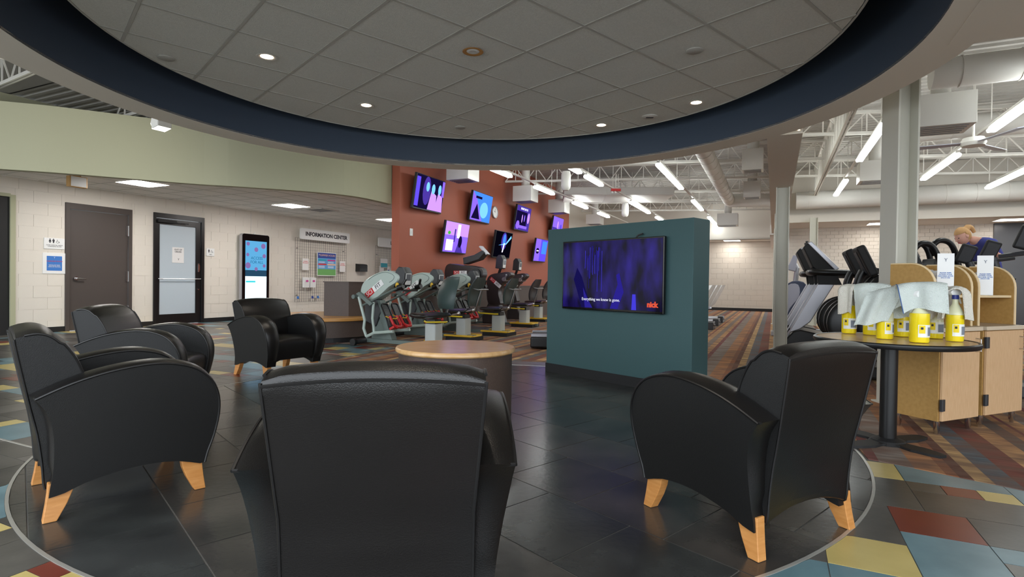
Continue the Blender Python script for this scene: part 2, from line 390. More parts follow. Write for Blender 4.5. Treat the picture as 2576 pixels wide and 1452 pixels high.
for a, c in ((5.27, 6.06), (7.30, 7.76), (8.97, 24)): b.box(a, c, -.012, .012, 0, .1)
struct(b.build('baseboard_left', 'base_black', None, gt(0, -12.52), RW))
# opening at the far left with olive reveal
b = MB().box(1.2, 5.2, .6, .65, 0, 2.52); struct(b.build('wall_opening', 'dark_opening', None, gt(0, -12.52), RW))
b = MB().box(5.2, 5.275, -.02, .62, 0, 2.54).box(1.2, 5.2, -.02, .6, 2.50, 2.56); struct(b.build('trim_1', 'plaster_green', None, gt(0, -12.52), RW))
b = MB().box(4.95, 5.2, .02, .1, 0, 2.5).box(1.2, 4.95, .05, .09, 2.2, 2.5); struct(b.build('trim_2', 'black_matte', None, gt(0, -12.52), RW))
# doors
D1 = struct(MB().box(6.06, 6.13, -.03, .14, 0, 2.52).box(7.23, 7.30, -.03, .14, 0, 2.52).box(6.13, 7.23, -.03, .14, 2.40, 2.52).build('door_1', 'door_grey', None, gt(0, -12.52), RW, bevel=.004))
MB().box(6.14, 7.22, .0, .045, .01, 2.39).build('door_leaf', 'door_grey', D1, bevel=.003)
for z in (1.95, .98, .25): MB().box(7.185, 7.225, -.02, .0, z, z+.22).cyl((7.226, -.018, z), (7.226, -.018, z+.22), .012, 8).build('hinge', 'steel', D1)
h = MB().cyl((6.24, 0, 1.04), (6.24, -.03, 1.04), .042, 20).cyl((6.24, -.03, 1.04), (6.24, -.055, 1.04), .018, 12).tube([(6.24, -.055, 1.04), (6.30, -.062, 1.035), (6.40, -.058, 1.03)], .014, 10).build('door_handle', 'chrome', D1, smooth=True)
D2 = struct(MB().box(7.76, 7.81, -.03, .1, 0, 2.53).box(8.9, 8.97, -.03, .1, 0, 2.53).box(7.81, 8.9, -.03, .1, 2.42, 2.53).build('door_2', 'black', None, gt(0, -12.52), RW, bevel=.004))
MB().box(7.815, 7.90, 0, .05, .01, 2.41).box(8.77, 8.895, 0, .05, .01, 2.41).box(7.90, 8.77, 0, .05, 2.28, 2.41).box(7.90, 8.77, 0, .05, .01, .24).build('door_frame', 'black', D2, bevel=.003)
MB().box(7.90, 8.77, .02, .03, .24, 2.28).build('frosted_pane', 'frost', D2)
MB().tube([(7.84, .0, 1.05), (7.84, -.05, 1.05), (8.86, -.05, 1.05), (8.86, 0, 1.05)], .011, 8).build('push_bar', 'chrome', D2)
MB().box(7.83, 8.25, -.07, .0, 2.32, 2.38).box(8.2, 8.55, -.06, -.05, 2.33, 2.345).build('door_closer', 'black_matte', D2, bevel=.004)
MB().box(8.82, 8.86, -.012, 0, 1.22, 1.42).box(8.815, 8.865, -.02, 0, 1.26, 1.38).build('latch_plate', 'chrome', D2, bevel=.002)
MB().cyl((8.835, 0, .8), (8.835, -.02, .8), .014, 12).build('lock_cylinder', 'chrome', D2)
p = MB().box(8.2, 8.48, .012, .018, 1.42, 1.78).build('notice', 'paper', D2)
text('lettering', 'OUT OF\nORDER', .05, 'ink', p, (8.34, .010, 1.70)); text('emblem', 'Y', .06, 'ink', p, (8.35, .010, 1.50))
# ---------------------------------------------------------------- corridor ceiling, curved bulkhead
FC = [(0.6, -14.2), (2.6, -11.8), (4.13, -10.24), (4.70, -9.70), (6.0, -8.71), (6.5, -8.20), (7.40, -7.40), (8.16, -7.04), (9.16, -7.06)]
fc = spline(FC, 5)
poly = [(t-.07, s+.02) for s, t in fc]+[(-7.06, 24), (-12.6, 24), (-15.4, 24), (-15.4, .6)]
CC = struct(MB().prism(poly, HC, HC+.05, 'z').build('ceiling_corridor', 'corridor_tile', None, (0, 0, 0), RG))
b = MB()
def t_at(s): 
    for (a, c), (d, e) in zip(fc, fc[1:]):
        if a <= s <= d: return c+(e-c)*(s-a)/(d-a)
    return -7.2
for k in range(0, 20):
    s = 5.0+k*.62
    b.box(-12.5, t_at(s)-.02, s-.008, s+.008, HC-.003, HC+.002)
for k in range(9):
    t = -12.3+k*.62; s0 = next((s for s, tt in fc if tt > t), 1)
    b.box(t-.008, t+.008, s0+.15, 24, HC-.003, HC+.002)
tag(b.build('ceiling_grid', 'tee', CC), kind='stuff')
b = MB(); n = len(fc); HD = 4.35; ZF = 2.63; ZB = 3.62
o_ = [(t-.14, s+.05) for s, t in fc]
for i in range(n-1):
    (s0, t0), (s1, t1) = fc[i], fc[i+1]
    b.loft([[(t0, s0, ZF), (t0, s0, ZB), (o_[i][0], o_[i][1], ZB), (o_[i][0], o_[i][1], ZF)], [(t1, s1, ZF), (t1, s1, ZB), (o_[i+1][0], o_[i+1][1], ZB), (o_[i+1][0], o_[i+1][1], ZF)]], 'plaster_green' if s1 < 8.2 else ('plaster_mid' if s1 < 9.0 else 'plaster_white'))
mat('plaster_mid', (212, 210, 192), .7)
b.m = [0]*len(b.m); b.mats = []
struct(b.build('wall_upper', 'plaster_olive', None, (0, 0, 0), RG, smooth=True))
struct(MB().box(-6, 24, .02, .2, HC+.05, HD).build('wall_left_upper', 'plaster_olive', None, gt(0, -12.52), RW))
# ---------------------------------------------------------------- rust wall with the screens, low dado behind the machines
T1, T0_ = -6.85, -7.04
struct(MB().box(T0_, T1, 9.14, 19.3, 0, HD).build('wall_rust', 'rust', None, (0, 0, 0), RG))
struct(MB().box(T1, T1+.05, 9.16, 19.3, .0, .95).box(T1, T1+.07, 9.16, 19.3, .95, .975).build('trim_3', 'brown_lam', None, (0, 0, 0), RG))
struct(MB().box(T0_-.2, 13.5, 23.8, 24.0, 2.9, HD).box(T0_-.2, T0_, 19.3, 24, 0, HD).build('wall_gym_upper', 'plaster_white', None, (0, 0, 0), RG))
WB = struct(MB().box(-7.2, .4, 25.08, 25.2, 0, 3).build('wall_back', 'block_joint', None, (0, 0, 0), RG))
b = MB()
for r in range(14):
    for k in range(17):
        x0 = -7.2+k*.452-(.226 if r % 2 else 0); x1 = min(x0+.452, .4); x0 = max(x0, -7.2)
        if x1-x0 > .05: b.box(x0+.003, x1-.003, 25.06, 25.085, r*.222+.003, min(2.9, (r+1)*.222-.003))
tag(b.build('blocks', 'block', WB), kind='stuff')
struct(MB().box(-7.2, .4, 25.03, 25.06, 0, .12).build('baseboard_back', 'base_black', None, (0, 0, 0), RG))
struct(MB().box(-7.2, .4, 23.8, 25.2, 2.9, 2.96).box(-.15, .35, 18.6, 25.1, 2.62, 2.92).build('ceiling_alcove', 'corridor_tile', None, (0, 0, 0), RG))
# right hand end of the gym
WR = struct(MB().box(.4, 5.46, 19.62, 19.8, 0, 3).build('wall_right', 'block_joint', None, (0, 0, 0), RG))
b = MB()
for r in range(26):
    for k in range(30):
        x0 = .4+k*.226-(.113 if r % 2 else 0); x1 = min(x0+.226, 5.46); x0 = max(x0, .4)
        if x1-x0 > .03 and r*.111 < 2.86: b.box(x0+.003, x1-.003, 19.6, 19.625, r*.111+.003, min(2.88, (r+1)*.111-.003))
tag(b.build('bricks', 'block', WR), kind='stuff')
struct(MB().box(5.46, 13.5, 19.55, 19.8, 0, 3).build('wall_mirror', 'mirror_dark', None, (0, 0, 0), RG))
struct(MB().box(.3, 13.5, 17.72, 17.8, 2.86, HD).box(.3, 13.5, 17.55, 17.72, 2.86, 3.08).build('wall_right_upper', 'plaster_white', None, (0, 0, 0), RG))
struct(MB().box(.3, 13.5, 17.8, 19.8, 2.88, 2.94).build('ceiling_right', 'corridor_tile', None, (0, 0, 0), RG))
struct(MB().box(13.5, 13.7, 0, 24, 0, HD).build('wall_far_right', 'plaster_white', None, (0, 0, 0), RG))
# ---------------------------------------------------------------- roof deck of folded metal
b = MB(); prof = []; s = 5.2; p_ = .19
while s < 24.2: prof += [(s, HD), (s+.06, HD), (s+.075, HD+.045), (s+.165, HD+.045), (s+.18, HD)]; s += p_
b.add([(t, s, z) for t in (-16, 13.6) for s, z in prof], [(i, i+1, len(prof)+i+1, len(prof)+i) for i in range(len(prof)-1)])
struct(b.build('ceiling_deck', 'deck', None, (0, 0, 0), RG))
struct(MB().box(-16, 13.6, -2, 5.2, HD+.02, HD+.06).box(-16, 13.6, 5.2, 24.3, HD+.06, HD+.1).build('ceiling_roof', 'deck', None, (0, 0, 0), RG))
# ---------------------------------------------------------------- the round ceiling over the seats
ZS, RI, RO, ZD, RD = 2.665, 3.10, 3.43, 2.932, 2.765
DC = (-.345, 4.49)
def ring(r0, r1, z0, z1, n=128):
    b = MB()
    loops = []
    for i in range(n+1):
        a = 2*PI*i/n; c, s = math.cos(a), math.sin(a)
        loops.append([(r0*c, r0*s, z0), (r1*c, r1*s, z0), (r1*c, r1*s, z1), (r0*c, r0*s, z1)])
    return b.loft(loops, cap=False)
struct(ring(RI, RI+.02, ZS+.002, 3.6).build('trim_4', 'navy', None, (DC[0], DC[1], 0), smooth=True))
struct(ring(RI, RO, ZS, ZS+.02).build('trim_5', 'soffit', None, (DC[0], DC[1], 0)))
struct(ring(RO-.02, RO, ZS+.001, 3.6).build('trim_6', 'plaster_white', None, (DC[0], DC[1], 0), smooth=True))
CD = struct(MB().lathe([(.001, 0), (RO, 0), (RO, .04), (.001, .04)], 96).build('ceiling', 'black_matte', None, (DC[0], DC[1], 3.58)))
# hung cloud of square tiles on a tee grid
o0 = (-.367, 4.082); da = (.4577, .4064); db = (.4064, -.4577)
def clipc(poly, r):
    sx, sy = RC, RCY
    return clip_circle(poly, r)
CL = struct(MB().lathe([(.001, 0), (RD-.03, 0), (RD-.03, .02), (.001, .02)], 96).build('ceiling_cloud', 'tee', None, (DC[0], DC[1], ZD+.012)))
nt_ = 0
for i in range(-9, 10):
    for j in range(-9, 10):
        e = .012/.612
        q = [(o0[0]+a*da[0]+c*db[0], o0[1]+a*da[1]+c*db[1]) for a, c in ((i+e, j+e), (i+1-e, j+e), (i+1-e, j+1-e), (i+e, j+1-e))]
        q = clip_circle(q, RD-.012)
        if len(q) > 2 and area(q) > .004:
            MB().prism([(x-DC[0], y-DC[1]) for x, y in q], -.006, .010, 'z').build('ceiling_tile', 'tile_ceiling', CL)
b = MB()
e = .012/.612
for i in range(-6, 7):
    for k in (0, 1):
        for m_ in range(-20, 20):
            a0, a1 = m_*.5, m_*.5+.5
            pts = [(i-e*.9, a0), (i+e*.9, a0), (i+e*.9, a1), (i-e*.9, a1)]
            if k: pts = [(c, a) for a, c in pts]
            q = clip_circle([(o0[0]+a*da[0]+c*db[0], o0[1]+a*da[1]+c*db[1]) for a, c in pts], RD-.006)
            if len(q) > 2: b.prism([(x-DC[0], y-DC[1]) for x, y in q], -.010+k*.0007, 0, 'z')
tag(b.build('ceiling_grid', 'tee', CL), kind='stuff')
ring(RD-.008, RD+.004, -.012, .05).build('edge_trim', 'tee', CL)
# soffits running off the ring
struct(MB().box(-.10, .24, 6.5, 18.6, ZS+.001, ZS+.03).box(-.10, -.08, 6.5, 18.6, ZS+.03, HD).box(.22, .24, 6.5, 18.6, ZS+.03, HD).build('trim_7', 'soffit', None, (0, 0, 0), RG))
struct(MB().box(1.0, 8, 1.5, 4.52, ZS-.002, ZS+.04).box(1.0, 8, 4.50, 4.52, ZS+.04, HD).build('trim_8', 'soffit', None, (0, 0, 0), RG))
# ---------------------------------------------------------------- teal wall that carries the big screen (local x along its face, y into it)
TW = (.43, 6.75); RT = -TH
struct(MB().box(0, 1.95, 0, .30, 0, 1.72).build('wall_center', 'teal', None, (TW[0], TW[1], 0), RT, bevel=.004))
struct(MB().box(-.008, 1.958, -.008, 0, 0, .105).box(-.008, 0, 0, .308, 0, .105).box(1.95, 1.958, 0, .308, 0, .105).build('baseboard_center', 'base_black', None, (TW[0], TW[1], 0), RT))
# ---------------------------------------------------------------- steel columns
def column(s, t, w, d, top, rz, label, grp=None):
    f = .018
    r = thing('steel_column', label, 'column', gt(s, t), rz, grp)
    MB().box(-w/2, -w/2+f, -d/2, d/2, 0, top).box(w/2-f, w/2, -d/2, d/2, 0, top).box(-w/2+f, w/2-f, -f/2, f/2, 0, top).build('shaft', 'column', r, bevel=.003)
    MB().box(-w/2-.03, w/2+.03, -d/2-.03, d/2+.03, 0, .015).build('base_plate', 'column', r)
column(6.12, 1.02, .19, .24, HD, math.radians(-2), 'largest pale steel column, in front beside the wooden cabinets')
column(10.0, .10, .20, .18, ZS, RG, 'pale steel column at the carpet edge between aisle and treadmills')
column(13.6, .08, .20, .18, ZS, RG, 'pale steel column in the row behind the carpet edge column', 'row of far columns')
column(17.2, .06, .20, .18, ZS, RG, 'pale steel column in the row behind the carpet edge column', 'row of far columns')
column(17.3, .95, .20, .18, 2.95, RG, 'thin pale column farthest back against the right brick wall')
# ================================================================ lamps
def tube_light(s, t, L, label, grp='tube lights under the gym roof', z=3.42):
    r = thing('tube_light', label, 'light', gt(s, t, z), RG, grp)
    MB().prism([(-.05, 0), (.05, 0), (.062, .035), (.04, .06), (-.04, .06), (-.062, .035)], 0, L, 'y').build('diffuser', 'lamp_gym', r)
    MB().box(-.03, .03, -.02, L+.02, .06, .10).build('housing', 'steel_white', r)
    return r
rows = {-5.4: [(7.3, 1.2), (10.05, 1.2), (12.7, 1.2), (15.6, 1.25), (18.2, 1.2)], -3.82: [(7.6, 1.2), (10.3, 1.1), (11.85, 1.2), (16.1, 2.6), (20, 1.2)], -2.12: [(11.2, 3.0), (16.4, 2.1), (20.6, 3.1)],
        1.4: [(9.65, 2.55), (14.4, 1.3), (15.9, .7)], 2.9: [(8.3, 2.3), (12.3, 2.5)], 4.5: [(10.0, 2.2), (14.0, 2.6)], 6.1: [(9, 2.4), (13.2, 2.4)], 8.0: [(8, 2.4), (12.5, 2.4)]}
nm = {-5.4: 'row nearest the rust wall', -3.82: 'second row from the rust wall', -2.12: 'row above the aisle side of the gym', 1.4: 'first row right of the far columns', 2.9: 'second row right of the far columns', 4.5: 'third row right of the far columns', 6.1: 'fourth row right of the far columns', 8.0: 'outermost row on the right'}
order = ['nearest', 'second', 'third', 'fourth', 'farthest']
for t, L in rows.items():
    for i, (s, l) in enumerate(L):
        tube_light(s, t, l, '%s glowing tube light in the %s' % (order[i] if i < len(L)-1 else ('farthest' if len(L) > 1 else 'single'), nm[t]))
    if t < 7:
        r = thing('lamp_rail', 'white rail over the tube lights of the %s' % nm[t], 'rail', gt(L[0][0]-.6, t, 3.52), RG, 'lamp rails')
        MB().box(-.02, .02, 0, 23.2-L[0][0] if t < 0 else 16.6-L[0][0], 0, .04).build('channel', 'steel_white', r)
        for k in range(5): MB().box(-.006, .006, .8+k*2.1, .812+k*2.1, .04, .83).build('hanger', 'steel_white', r)
def troffer(s, t, w, d, z, label, grp):
    lm = 'lamp_corridor' if 'corridor' in grp else 'lamp_far'
    r = thing('ceiling_light', label, 'light', gt(s, t, z), RG, grp)
    MB().box(-w/2, w/2, -d/2, d/2, -.004, .0).build('diffuser', lm, r)
    MB().box(-w/2-.02, -w/2, -d/2-.02, d/2+.02, -.012, .0).box(w/2, w/2+.02, -d/2-.02, d/2+.02, -.012, .0).box(-w/2, w/2, -d/2-.02, -d/2, -.012, .0).box(-w/2, w/2, d/2, d/2+.02, -.012, .0).build('frame', 'steel_white', r)
cg = 'square lights in the corridor ceiling'
troffer(6.52, -10.85, .62, .62, HC-.002, 'square glowing ceiling light above the brown door', cg)
troffer(9.86, -10.6, .62, .62, HC-.002, 'square glowing ceiling light above the tall display kiosk', cg)
troffer(13.2, -10.2, .62, .62, HC-.002, 'square glowing ceiling light half behind the rust wall end', cg)
troffer(2.5, -13.2, .62, .62, HC-.002, 'square ceiling light left of the frame in the corridor', cg)
troffer(24.4, -1.6, .62, .62, 2.9, 'square glowing light in the alcove at the aisle end', 'lights in the low ceilings')
troffer(18.7, 2.7, .62, .62, 2.88, 'square glowing light above the far brick wall', 'lights in the low ceilings')
troffer(18.6, 5.55, .62, .62, 2.88, 'square glowing light before the dark mirror wall', 'lights in the low ceilings')
# round openings in the cloud
def downlight(x, y, label, on, sty='lit'):
    r = thing('downlight', label, 'light', (x, y, ZD+.006), 0, 'round fittings in the round ceiling')
    MB().lathe([(.052, -.001), (.078, -.004), (.085, -.009), (.078, -.012), (.052, -.006)], 28, cap=False).build('trim_ring', 'steel_white' if sty != 'amber' else 'maple_edge', r, smooth=True)
    MB().lathe([(.001, -.010), (.035, -.012), (.052, -.006), (.052, -.002), (.001, -.002)], 24).build('lens', 'lamp_down' if on else 'steel_white', r)
    if on:
        l = bpy.data.lights.new('downlight_bulb', 'SPOT'); l.energy = on; l.spot_size = math.radians(95); l.spot_blend = .8; l.color = (1, .88, .74); l.shadow_soft_size = .05
        o = bpy.data.objects.new('bulb', l); C.objects.link(o); o.parent = r; o.location = (0, 0, -.03)
DE = 26
downlight(-2.07, 4.65, 'lit round downlight at the left of the round ceiling', DE)
downlight(-1.57, 5.9, 'lit warm downlight above the far left armchairs', DE)
downlight(1.85, 5.67, 'lit warm downlight at the right of the round ceiling', DE)
downlight(1.02, 6.52, 'lit warm downlight above the teal wall', DE)
downlight(-.34, 4.49, 'unlit downlight with amber ring in the middle of the round ceiling', 0, 'amber')
downlight(-.4, 2.3, 'downlight over the nearest armchair, above the frame', DE)
for x, y, la in ((-.65, 6.7, 'small flat disc near the far rim of the round ceiling'), (1.42, 4.42, 'flat white disc right of the amber ringed downlight'), (-2.95, 4.71, 'flat white disc beside the left rim of the round ceiling')):
    r = thing('ceiling_disc', la, 'sprinkler cap', (x, y, ZD+.006), 0, 'flat discs in the round ceiling')
    MB().lathe([(.001, -.012), (.06, -.012), (.066, -.008), (.066, -.002), (.001, -.002)], 28).build('cap', 'tee', r, smooth=True)
r = thing('speaker_grille', 'round grille with dark slot near the right far rim', 'vent', (1.5, 6.17, ZD+.006))
MB().lathe([(.001, -.014), (.07, -.014), (.085, -.006), (.085, -.002), (.001, -.002)], 28).build('cap', 'steel_white', r, smooth=True)
MB().box(-.04, .04, -.015, .015, -.017, -.0135).build('slot', 'black', r)
# floodlights clipped outside the round rim, washing the olive bulkhead
def flood(x, y, z, aim, e, label, size=.16):
    rz = math.atan2(aim[1]-y, aim[0]-x)
    r = thing('flood_light', label, 'light', (x, y, z), rz, 'flood lights outside the round rim')
    MB().prism([(-.05, -.07), (.07, -.09), (.10, -.02), (.06, .08), (-.05, .08)], -size/2, size/2, 'y').build('housing', 'steel_white', r, bevel=.01)
    MB().prism([(.072, -.088), (.105, -.02), (.108, -.022), (.076, -.092)], -size/2+.01, size/2-.01, 'y').add([(-.045, -.07, -.0715), (-.045, .07, -.0715), (.066, .07, -.0905), (.066, -.07, -.0905)], [(0, 1, 2, 3)]).build('lens', 'lamp_flood', r)
    MB().box(-.02, .02, -.012, .012, .07, .3).build('bracket', 'steel_white', r)
    l = bpy.data.lights.new('flood_bulb', 'SPOT'); l.energy = e; l.spot_size = math.radians(120); l.spot_blend = .9; l.color = (1, .97, .88); l.shadow_soft_size = .08
    o = bpy.data.objects.new('bulb', l); C.objects.link(o); o.parent = r; o.location = (.13, 0, -.05)
    d = Vector((math.hypot(aim[0]-x, aim[1]-y), 0, aim[2]-z)).normalized(); o.rotation_mode = 'QUATERNION'; o.rotation_quaternion = d.to_track_quat('-Z', 'Y')
flood(-4.02, 6.36, 2.86, (-8.0, 8.5, 2.2), 60, 'glowing flood light below the rim against the olive bulkhead')
flood(3.05, 6.20, 2.98, (6, 9, 2.6), 15, 'small glowing flood light beside the large steel column', .1)
# ================================================================ armchairs
def chair_proto():
    r = thing('armchair', 'x', 'armchair')
    prof = spline([(-.045, .555), (.05, .598), (.15, .632), (.26, .656), (.38, .668), (.48, .658), (.57, .625), (.635, .565), (.672, .48), (.678, .38), (.660, .27), (.635, .19), (.622, .135)], 3)
    under = spline([(.60, .132), (.50, .165), (.38, .178), (.25, .170), (.13, .145), (.06, .118), (.005, .108)], 2)
    rear = spline([(.002, .115), (.018, .20), (.022, .32), (.014, .42), (-.01, .50), (-.042, .548)], 2)
    loop = prof+under+rear[1:-1]
    def yo(z): k = max(0, min(1, (z-.13)/.48)); return .332+.056*(k*k*(3-2*k))
    def yi(z): return .235
    for sgn in (1, -1):
        outl = [(sgn*yo(z), u, z) for u, z in loop]; inl = [(sgn*yi(z), u, z) for u, z in loop]
        # crowned top: middle rings stand a little proud
        cu, cz = .3, .35
        mid = []
        for k, pr in ((.12, .010), (.5, .018), (.88, .010)):
            ring_ = []
            for u, z in loop:
                d = math.hypot(u-cu, z-cz); w = pr if z > .2 else 0
                ring_.append((sgn*(yo(z)*(1-k)+yi(z)*k), u+(u-cu)/d*w, z+(z-cz)/d*w))
            mid.append(ring_)
        b = MB(); b.loft([outl]+mid+[inl], 'leather', 'vinyl'); b.build('armrest', None, r, smooth=30)
        b = MB().tube([(sgn*(yo(z)+.001), u, z) for u, z in prof], .0055, 6).tube([(sgn*(yi(z)-.001), u, z) for u, z in prof if u > .12], .005, 6)
        b.tube([(sgn*(yo(.555)), -.045, .557), (sgn*.292, -.048, .557)], .0055, 6)
        b.build('piping', 'piping', r, smooth=True)
    # back: loft across the width
    fr = spline([(-.075, .832), (-.03, .838), (.015, .822), (.06, .775), (.105, .70), (.135, .61), (.15, .50), (.155, .40)], 3)
    bk = spline([(.155, .20), (.03, .15), (-.004, .135), (-.014, .25), (-.030, .38), (-.054, .50), (-.078, .63), (-.098, .74), (-.108, .805), (-.10, .825)], 3)
    lp = fr+bk[:-1]; loops = []
    NW = 12
    for j in range(NW+1):
        v = -1+2*j/NW; ring_ = []
        for u, z in lp:
            w = .268+.027*max(0, min(1, (z-.42)/.38)); 
            edge = 1-abs(v)**10
            cz = .016*(1-v*v) if z > .78 else (.05*(1-v*v) if z < .2 else 0)
            pu = .012*(1-v*v) if u < .05 and .25 < z < .8 else 0
            ring_.append((v*w, u-(.0)*(1-edge)-pu*.3+((.02*(1-v*v)) if (u > .05 and .45 < z < .78) else 0), z+cz-(.012*(1-edge) if z > .78 else 0)))
        loops.append(ring_)
    MB().loft(loops, 'leather', 'vinyl').build('backrest', None, r, smooth=32)
    b = MB()
    for sgn in (1, -1):
        b.tube([(sgn*(.268+.027*max(0, min(1, (z-.42)/.38))+.001), u, z-(.012 if z > .78 else 0)) for u, z in fr if z > .55], .0055, 6)
        b.tube([(sgn*(.268+.027*max(0, min(1, (z-.42)/.38))+.001), u, z) for u, z in bk if u < .05 and z < .81], .005, 6)
    b.tube([(x*.295/8, -.108, .806+.016*(1-(x/8)**2)-.010) for x in range(-8, 9)], .0055, 6)
    b.build('back_piping', 'piping', r, smooth=True)
    # seat
    sp = spline([(.14, .405), (.30, .428), (.48, .436), (.60, .425), (.655, .395), (.662, .34), (.648, .26), (.632, .18)], 3)+[(.60, .175), (.3, .19), (.14, .19)]
    loops = []
    for j in range(11):
        v = -1+2*j/10; loops.append([(v*.238, u, z+(.022*(1-v*v) if z > .38 else (.045*(1-v*v) if z < .2 else 0))) for u, z in sp])
    MB().loft(loops).build('seat', 'leather', r, smooth=35)
    for sgn in (1, -1):
        for u0, u1, dz in ((.05, .008, 0), (.565, .602, 0)):
            rows_ = []
            for z, k in ((.165, 0), (.12, .12), (.07, .42), (.03, .75), (0, 1)):
                c = u0+(u1-u0)*k; h = .047-.022*k; y0 = sgn*(.295+.012*k)
                rows_.append([(y0-.024, c-h, z), (y0+.024, c-h, z), (y0+.024, c+h, z), (y0-.024, c+h, z)])
            MB().loft(rows_).build('leg', 'leg_wood', r, bevel=.003)
    return r
def chair_at(r, x, y, ph): r.location = (x, y, 0.001); r.rotation_euler = (0, 0, -ph)
CH = chair_proto()
chairs = [(-.372, 1.585, -.11, 'dark leather armchair nearest the camera, seen square from behind'),
          (-2.242, 2.642, .80, 'dark leather armchair at the left, seen from its side on the ring edge'),
          (1.252, 2.318, -.51, 'dark leather armchair at the right, its back towards the round bar table'),
          (-2.92, 6.49, 2.16, 'dark leather armchair facing forward, beside the brown bench'),
          (-3.293, 4.529, 1.394, 'dark leather armchair half hidden behind the left one, below the brown door')]
for i, (x, y, ph, la) in enumerate(chairs):
    c = CH if i == 0 else dup(CH, (0, 0, 0), 0)
    chair_at(c, x, y, ph); c['label'] = la; c['group'] = 'leather armchairs around the round table'
# ================================================================ low drum table
r = thing('drum_table', 'low round drum table with maple top and dark brown side', 'table', (-.455, 4.56, .002))
MB().lathe([(.001, 0), (.462, 0), (.462, .505), (.001, .505)], 72).build('drum', 'brown_lam', r, smooth=True)
MB().lathe([(.001, .505), (.478, .505), (.488, .515), (.488, .533), (.478, .545), (.001, .546)], 72).build('tabletop', 'maple', r, smooth=True)
# ================================================================ things on the left wall (local x = s, y into the wall)
def wl(name, label, cat, s, z, group=None): return thing(name, label, cat, gt(s, -12.52, z), RW, group)
r = wl('wall_sign', 'white changing room sign with people symbols beside the brown door', 'sign', 5.88, 1.70)
MB().box(-.17, .17, -.016, -.001, -.105, .105).build('panel', 'white', r, bevel=.004)
def person_icon(b, x, z, h, woman=False):
    b.prism([(x+.035*h/.1*.5*math.cos(2*PI*k/14)*.6, z+h*.86+.012*h/.1*math.sin(2*PI*k/14)) for k in range(14)], -.0185, -.0165, 'y')
    w = .018*h/.1
    if woman: b.prism([(x-w*.6, z+h*.72), (x+w*.6, z+h*.72), (x+w*1.5, z+h*.3), (x+w*.5, z+h*.3), (x+w*.5, z), (x-w*.5, z), (x-w*.5, z+h*.3), (x-w*1.5, z+h*.3)], -.0185, -.0165, 'y')
    else: b.prism([(x-w*1.2, z+h*.72), (x+w*1.2, z+h*.72), (x+w*1.2, z+h*.38), (x+w*.7, z+h*.38), (x+w*.6, z), (x-w*.6, z), (x-w*.7, z+h*.38), (x-w*1.2, z+h*.38)], -.0185, -.0165, 'y')
def wheelchair(b, x, z, h):
    b.tube([(x+h*.3*math.cos(a/12*PI*1.5+PI*.6), -.0175, z+h*.3+h*.3*math.sin(a/12*PI*1.5+PI*.6)) for a in range(13)], .0028, 4)
    b.tube([(x-.1*h, -.0175, z+h*.95), (x-.08*h, -.0175, z+h*.45), (x+h*.25, -.0175, z+h*.45), (x+h*.45, -.0175, z+h*.05)], .0028, 4)
b = MB(); person_icon(b, -.075, .01, .085, True); person_icon(b, -.018, .01, .085); wheelchair(b, .05, .012, .07); b.build('symbol', 'ink', r)
text('lettering', 'FAMILY/SPECIAL NEEDS\nCHANGING ROOM', .026, 'ink', r, (0, -.0165, -.045))
r = wl('wall_poster', 'blue notice in a clear frame below the changing room sign', 'poster', 5.88, 1.32)
MB().box(-.19, .19, -.012, -.001, -.20, .20).build('frame', 'white', r, bevel=.004)
MB().box(-.125, .125, -.0145, -.0118, -.14, .14).build('sheet', 'blue_print', r)
text('emblem', 'Y', .04, 'white', r, (0, -.0155, .11)); text('title', 'CHANGING ROOM', .030, 'red_print', r, (0, -.0155, .04)); text('lettering', 'FAMILIES AND PEOPLE\nWITH SPECIAL NEEDS\nPLEASE USE THIS ROOM', .019, 'white', r, (0, -.0155, -.05))
r = wl('wall_sign', 'small white sign with man and wheelchair symbols, reading MEN', 'sign', 9.14, 1.71)
MB().box(-.105, .105, -.016, -.001, -.095, .095).build('panel', 'white', r, bevel=.004)
b = MB(); person_icon(b, -.045, -.01, .085); wheelchair(b, .03, -.008, .07); b.build('symbol', 'ink', r); text('lettering', 'MEN', .032, 'ink', r, (0, -.0165, -.055))
# kiosk
r = wl('display_kiosk', 'tall black touch screen kiosk with blue display against the block wall', 'kiosk', 10.3, 0)
def rrect(x0, x1, z0, z1, q, n=5):
    out = []
    for cx, cz, a in ((x1-q, z1-q, 0), (x0+q, z1-q, 90), (x0+q, z0+q, 180), (x1-q, z0+q, 270)):
        out += [(cx+q*math.cos(math.radians(a+90*i/n)), cz+q*math.sin(math.radians(a+90*i/n))) for i in range(n+1)]
    return out
MB().prism(rrect(-.42, .42, .1, 2.24, .06), -.20, -.10, 'y').build('housing', 'silver', r, smooth=40)
MB().prism(rrect(-.415, .415, .105, 2.235, .055), -.212, -.2, 'y').build('glass_front', 'black_gloss', r, smooth=40)
MB().box(-.5, .5, -.4, -.02, .0, .03).box(-.25, .25, -.18, -.08, .03, .12).build('base', 'charcoal', r)
emi('scr_blue', (88, 160, 206), 0.71); emi('scr_pale', (214, 246, 255), 0.93); emi('scr_yellow', (226, 206, 40), 0.74); emi('scr_cyan', (50, 200, 214), 0.68); emi('scr_pink', (140, 110, 170), 0.56); emi('scr_dk', (40, 74, 100), 0.56); emi('scr_ink', (36, 110, 150), 0.62)
b = MB(); b.box(-.33, .33, -.2145, -.2125, 1.30, 2.06, 'scr_blue').box(-.33, .33, -.2145, -.2125, .50, 1.14, 'scr_pale').box(-.33, .33, -.2145, -.2125, .40, .50, 'scr_yellow').box(-.33, .33, -.2145, -.2125, 1.14, 1.30, 'scr_dk').box(-.31, -.02, -.2155, -.2146, .98, 1.02, 'scr_cyan')
